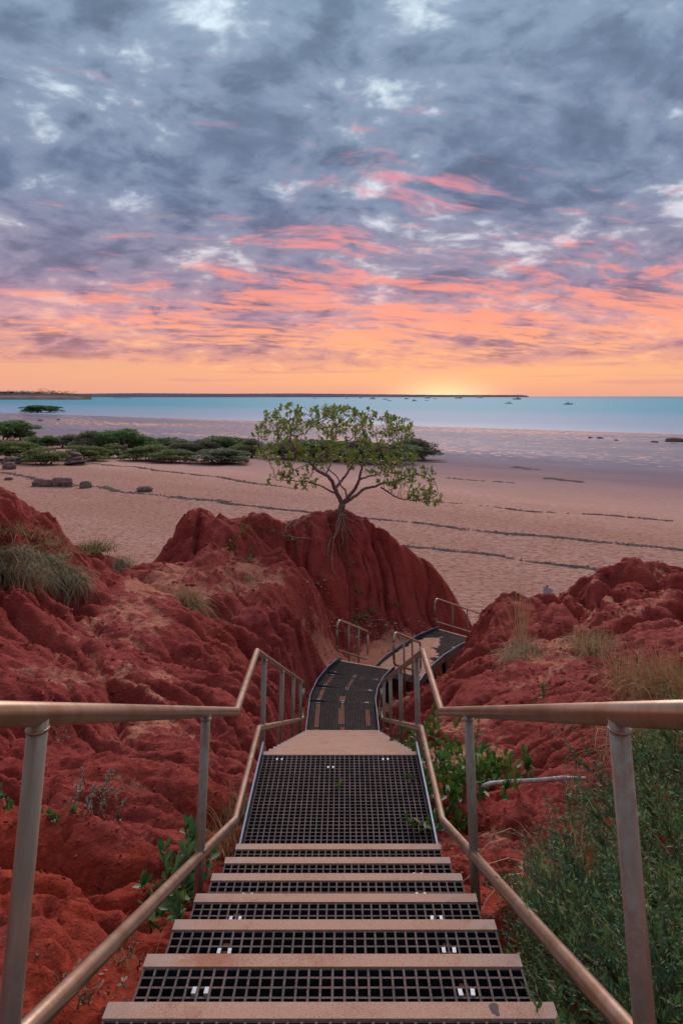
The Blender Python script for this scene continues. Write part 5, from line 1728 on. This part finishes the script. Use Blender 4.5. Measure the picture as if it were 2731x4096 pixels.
weed_line("thin upper weed line right of the tree crown", [(1700, 2003), (1900, 2018), (2100, 2040), (2300, 2056), (2686, 2083)], 900, 0.4, 403, patchy=-.1)
weed_line("weed line from the layered rock pile towards the tree", [(335, 1851), (469, 1863), (603, 1881), (737, 1896), (870, 1914), (1050, 1935), (1230, 1958)], 2600, 0.75, 404, .1, .35, patchy=.05)
weed_line("broad weed line past the row of beach rocks", [(0, 1890), (134, 1908), (295, 1938), (429, 1956), (603, 1978), (770, 1998), (900, 2012)], 2400, 0.8, 405, .1, .32, patchy=.1)
weed_line("dark weed smear on the damp sand right of the tree", [(2180, 1913), (2240, 1921), (2330, 1930)], 420, 1.0, 406, .15, .5, patchy=.6)
weed_line("faint weed smear above the dark one on the damp sand", [(2060, 1866), (2110, 1876), (2150, 1880)], 140, 1.4, 407, .15, .5, patchy=.6)
weed_line("short weed smears level with the tree's right crown tip", [(1780, 1909), (1900, 1921), (2060, 1932)], 120, 0.7, 408, .15, .5, patchy=.05)
weed_line("weed stains in front of the dark mangrove right of the tree", [(1690, 1850), (1760, 1852)], 200, 1.6, 409, .2, .6, patchy=.8)

# ------------------------------------------------------------------ far shores
M['farland'] = simple("far_shore_land", (0.13, 0.12, 0.16), (0.17, 0.16, 0.20), 0.002, 1.0, 0, 0, spec=0.0)
M['headland'] = simple("headland_grass", (0.12, 0.105, 0.085), (0.19, 0.145, 0.12), 0.02, 1.0, 0, 0, spec=0.0)
M['headsand'] = simple("headland_beach", (0.24, 0.155, 0.14), (0.32, 0.21, 0.19), 0.02, 1.0, 0, 0, spec=0.0)
def ridge(name, pxs, base_py, dist, thick, mat, label, seed, rough_h=0.15):
    """low land: list of (px, top py); seen side, top and back slope"""
    xs = np.arange(pxs[0][0], pxs[-1][0] + 1, 4.0)
    tops = np.interp(xs, [p[0] for p in pxs], [p[1] for p in pxs])
    tops = tops + fbm(xs * 0.06, xs * 0 + seed, 4, seed) * rough_h * np.clip(base_py - tops, 0, 6)
    vs, fs = [], []
    n = 4
    for x_, tp in zip(xs, tops):
        z_c = dist * CS
        X = (x_ - VPX) * z_c / FPX
        hgt = max(0.3, CAMZ + (HOR - tp) / 2740.0 * (dist + thick * .35))
        for (yy, zz) in ((dist, -1.0), (dist + thick * .1, hgt * .55), (dist + thick * .35, hgt), (dist + thick, -1.0)):
            vs.append((X * (yy / dist), yy, zz))
    for i in range(len(xs) - 1):
        for k in range(n - 1):
            fs.append((i * n + k, (i + 1) * n + k, (i + 1) * n + k + 1, i * n + k + 1))
    mb = MB()
    mb.add(vs, fs, 0, True)
    return tag(mb.build(name, [mat]), label, kind="structure")
ridge("far_shore_hills", [(-2400, 1574), (300, 1575), (560, 1573), (900, 1575), (1200, 1574), (1500, 1577), (1700, 1579), (1950, 1580), (2090, 1580), (2115, 1584.0)], 1586.0, 7000, 1500, M['farland'], "low dark far shore along the horizon", 1, .1)
ridge("headland", [(-1500, 1560), (0, 1568), (120, 1567), (200, 1572), (280, 1575), (330, 1579), (370, 1581.5)], 1585.0 + 2740.0 * 10 / 2100 * 0.5, 2100, 350, M['headland'], "grassy headland on the left beyond the bay", 2, .1)
ridge("headland_beach", [(-1500, 1583.5), (100, 1583), (230, 1583.5), (300, 1585), (335, 1590)], 1585.0 + 2740.0 * 10 / 2000 * 0.5, 2000, 90, M['headsand'], "pale strip of beach under the headland", 3, .05)
def far_trees():
    rs = np.random.RandomState(500)
    P, D, S = [], [], []
    for i in range(120):
        x_ = rs.choice([rs.uniform(-900, 330), rs.uniform(150, 330), rs.uniform(0, 160)])
        dist = rs.uniform(2170, 2250)
        X = (x_ - VPX) * dist * CS / FPX
        hgt = rs.uniform(4, 9) * (1.6 if 160 < x_ < 300 else 1.0) * (1.5 if abs(x_ - 170) < 9 else 1)
        if x_ > 300: hgt *= .6
        z0 = CAMZ + (HOR - float(np.interp(x_, [-1500, 0, 120, 200, 280, 330, 370], [1560, 1568, 1567, 1572, 1575, 1579, 1581.5]))) / 2740.0 * 2222 - 5 + rs.uniform(-3.0, 1.0)
        n = 90
        v_ = rs.normal(size=(n, 3))
        v_ /= np.linalg.norm(v_, axis=1, keepdims=True)
        rr = rs.rand(n)**.4
        P.append(np.c_[X + v_[:, 0] * rr * hgt * .8, dist + v_[:, 1] * rr * hgt * .7, z0 + hgt * .5 + v_[:, 2] * rr * hgt * .5])
        D.append(v_)
        S.append(rs.uniform(1.2, 2.4, size=n))
    o = link("distant_trees", leaves_mesh("distant_trees", np.concatenate(P), np.concatenate(D), np.concatenate(S), 'small', [M['fartree']], rs=rs))
    tag(o, "dark mass of trees along the top of the left headland", "trees", kind="stuff")
M['fartree'] = leafmat("far_tree_leaf", (0.020, 0.035, 0.034), (0.040, 0.058, 0.052), None, 0.9, 0.0)
far_trees()
M['white'] = simple("white_paint", (0.66, 0.68, 0.72), (0.76, 0.78, 0.80), 0.3, 0.6, 0, 0)
M['hroof'] = simple("pale_roof", (0.45, 0.48, 0.52), (0.60, 0.62, 0.66), 0.3, 0.6, 0, 0)
M['darkglass'] = simple("dark_glass", (0.02, 0.025, 0.03), (0.04, 0.045, 0.05), 0.5, 0.2, 0, 0)
def house(pxc, py, wpx, hpx, label, dist=2165):
    wd_, hg = wpx / FPX * dist, hpx / FPX * dist
    X = (pxc - VPX) * dist * CS / FPX
    z = CAMZ - (py - HOR) / 2740.0 * dist
    root = empty("house", (X, dist, z))
    tag(root, label, "house", "houses on the headland")
    MB().box((X, dist + 5, z + hg * .35), (wd_, 10, hg * .7)).build("wall", [M['white']], root)
    mb = MB()
    vs = [(X - wd_ * .55, dist - 1, z + hg * .7), (X + wd_ * .55, dist - 1, z + hg * .7), (X + wd_ * .55, dist + 11, z + hg * .7), (X - wd_ * .55, dist + 11, z + hg * .7), (X - wd_ * .35, dist + 5, z + hg * 1.1), (X + wd_ * .35, dist + 5, z + hg * 1.1)]
    mb.add(vs, [(0, 1, 5, 4), (2, 3, 4, 5), (1, 2, 5), (3, 0, 4), (3, 2, 1, 0)])
    mb.build("roof", [M['hroof']], root)
    for k in (-.25, .2):
        MB().box((X + wd_ * k, dist - .08, z + hg * .36), (wd_ * .12, .1, hg * .3)).build("window", [M['darkglass']], root)
for (a, b_, w_, h_, lb) in ((111, 1570, 13, 5, "white house left of the other right hand one on the headland"), (129, 1572, 11, 3.5, "low white house furthest right among the headland's pair"), (92, 1569, 9, 3, "small pale house just left of the pair on the headland"),
                            (68, 1570, 20, 3, "long pale house in the middle of the headland"), (28, 1568, 14, 2.6, "pale house near the left picture edge on the headland"), (190, 1577, 20, 2.2, "long low white building under the tallest headland trees"), (283, 1575, 16, 2.4, "low pale building at the headland's right end")):
    house(a, b_, w_, h_, lb)
def jetty():
    d_ = 2600
    xa, xb = ((455 - VPX) * d_ * CS / FPX, (525 - VPX) * d_ * CS / FPX)
    root = empty("jetty", ((xa + xb) / 2, d_, 0))
    tag(root, "thin jetty on piles beyond the end of the headland", "jetty")
    MB().box(((xa + xb) / 2, d_, 4.4), (xb - xa, 6, .9)).build("deck", [M['farland']], root)
    for k in range(12):
        x_ = xa + (xb - xa) * (k + .5) / 12
        MB().box((x_, d_, 1.7), (.7, .7, 4.4)).build("pile", [M['farland']], root)
jetty()

# ------------------------------------------------------------------ boats at anchor
M['hull_w'] = simple("white_hull", (0.50, 0.50, 0.52), (0.62, 0.62, 0.64), 0.5, 0.4, 0, 0)
M['hull_d'] = simple("dark_hull", (0.020, 0.025, 0.040), (0.040, 0.045, 0.060), 0.5, 0.45, 0, 0)
M['hull_g'] = simple("grey_hull", (0.16, 0.17, 0.19), (0.24, 0.24, 0.26), 0.5, 0.5, 0, 0)
def boat(pxc, pyw, lpx, hull, kind, label, face=1):
    dist = 2740.0 * CAMZ / (pyw - HOR)
    Zc = dist * CS - CAMZ * SN
    L = lpx / FPX * Zc
    X = (pxc - VPX) * Zc / FPX
    root = empty("boat", (X, dist, 0), 0)
    tag(root, label, "boat", "boats at anchor in the bay")
    B, Hh = L * .30, L * .12
    mb = MB()
    st = [(-.5, .80, .9), (-.2, 1.0, .88), (.15, .95, .95), (.38, .55, 1.15), (.5, .05, 1.4)]
    vs, fs = [], []
    for (u_, wv, hv) in st:
        x_ = X + face * u_ * L
        for (s_, zz, k) in ((-1, hv * Hh, 1.0), (-1, -.4, .7), (1, -.4, .7), (1, hv * Hh, 1.0)):
            vs.append((x_, dist + s_ * B * .5 * wv * k, zz))
    for i in range(len(st) - 1):
        for k in range(4):
            fs.append((i * 4 + k, i * 4 + (k + 1) % 4, i * 4 + 4 + (k + 1) % 4, i * 4 + 4 + k))
    fs += [(0, 1, 2, 3), (19, 18, 17, 16)]
    mb.add(vs, fs)
    mb.build("hull", [M[hull]], root)
    cab = {'small': (-.05, .32, .11), 'cruiser': (-.1, .60, .15), 'tug': (.1, .26, .20), 'canopy': (-.08, .46, .03)}[kind]
    cl = M['white'] if hull != 'hull_d' or kind == 'tug' else M['hull_g']
    zc = Hh * .9
    if kind == 'canopy':
        MB().box((X + face * cab[0] * L, dist, zc + L * .13), (L * cab[1], B * .8, L * .025)).build("canopy", [M['hull_g']], root)
        for k in (-1, 1):
            for j in (-1, 1):
                MB().box((X + face * cab[0] * L + k * L * cab[1] * .46, dist + j * B * .36, zc + L * .06), (L * .018, L * .018, L * .13)).build("pillar", [M['hull_g']], root)
    else:
        MB().box((X + face * cab[0] * L, dist, zc + L * cab[2] / 2), (L * cab[1], B * .7, L * cab[2])).build("cabin", [cl], root)
        MB().box((X + face * cab[0] * L, dist - B * .352, zc + L * cab[2] * .62), (L * cab[1] * .8, .04, L * cab[2] * .3)).build("window", [M['darkglass']], root)
        if kind == 'cruiser':
            MB().box((X + face * (cab[0] - .05) * L, dist, zc + L * (cab[2] + .05)), (L * .34, B * .6, L * .10)).build("upper_cabin", [cl], root)
    if kind in ('tug', 'cruiser', 'small'):
        h_ = L * {'tug': .55, 'cruiser': .42, 'small': .34}[kind]
        MB().tube([(X + face * cab[0] * L, dist, zc), (X + face * cab[0] * L, dist, zc + h_)], L * .012, 6).build("mast", [M['hull_g']], root)
for (a, b_, l_, hl_, kd, lb, fc) in ((1259, 1593.5, 14, 'hull_g', 'canopy', "grey canopied boat furthest left in the bay", 1), (1387, 1594, 12, 'hull_g', 'canopy', "small grey boat second from the left in the bay", 1),
        (1442, 1592.5, 16, 'hull_w', 'small', "pale slender boat third from the left in the bay", 1), (1489, 1596, 24, 'hull_w', 'cruiser', "white launch above the middle of the tree crown", -1),
        (1540, 1597.5, 20, 'hull_g', 'canopy', "grey boat up and left of the darker barge above the crown", 1), (1557, 1603, 16, 'hull_g', 'canopy', "grey barge lower right of its neighbour above the crown", 1),
        (1625, 1596, 19, 'hull_d', 'small', "dark low boat above the right part of the tree crown", 1), (1657, 1604, 20, 'hull_g', 'cruiser', "grey launch nearest the shore above the right crown", 1),
        (1710, 1593, 25, 'hull_w', 'cruiser', "large white cruiser under the setting sun", 1), (1706, 1602.5, 15, 'hull_g', 'canopy', "small grey boat below the large white cruiser", 1),
        (1739, 1596, 15, 'hull_g', 'canopy', "faint grey boat right of the white cruiser", 1), (1833, 1593.5, 28, 'hull_d', 'tug', "dark hulled tug with tall mast right of the sun", 1),
        (1920, 1591.5, 22, 'hull_w', 'cruiser', "far white ship near the end of the low shore", 1), (2034, 1614, 29, 'hull_w', 'small', "white motor boat left below the second tug", -1),
        (2066, 1597.5, 34, 'hull_d', 'tug', "black tug with white wheelhouse, right of the far shore's end", 1), (2272, 1617, 35, 'hull_g', 'small', "lone grey boat furthest right in the bay", 1)):
    boat(a, b_, l_, hl_, kd, lb, fc)

# ------------------------------------------------------------------ little sign behind the right mound
def sign():
    p = at(2190, 2366, 21.0)
    gz = float(beach_z(p.x, p.y))
    root = empty("sign", (p.x, p.y, gz))
    tag(root, "pale blue sign board showing over the right mound's crest", "sign")
    MB().tube([(p.x, p.y + .04, gz), (p.x, p.y + .04, p.z + .15)], .03, 8).build("post", [M['blacksteel']], root)
    f_ = Matrix.Translation(p) @ Matrix.Rotation(R(-35), 4, 'Z') @ Matrix.Rotation(R(8), 4, 'Y')
    mb = MB().box((0, 0, 0), (.26, .015, .22))
    mb.v = [tuple(f_ @ Vector(q)) for q in mb.v]
    mb.build("board", [simple("sign_paint", (0.42, 0.50, 0.56), (0.52, 0.60, 0.66), 3.0, 0.5, 0, 0)], root)
sign()
# a smear of old gum on the nearest nosing
def stain():
    rs = np.random.RandomState(9)
    x0, y0, z0 = CX + .445, D_A - .018, CAMZ - H_A + .0052
    vs = [(x0, y0, z0)]
    for k in range(14):
        a = 2 * math.pi * k / 14
        r_ = .017 * rs.uniform(.75, 1.2)
        vs.append((x0 + math.cos(a) * r_ * .9, y0 + math.sin(a) * r_ * 1.3, z0 - .0014))
    mb = MB()
    mb.add(vs, [(0, k + 1, (k + 1) % 14 + 1) for k in range(14)], 0, True)
    tag(mb.build("dried_leaf", [simple("dark_leaf", (0.06, 0.035, 0.035), (0.10, 0.06, 0.06), 80.0, 0.7, 0, 0)]), "dark dried leaf stuck on the nearest nosing's right side", "leaf")
stain()
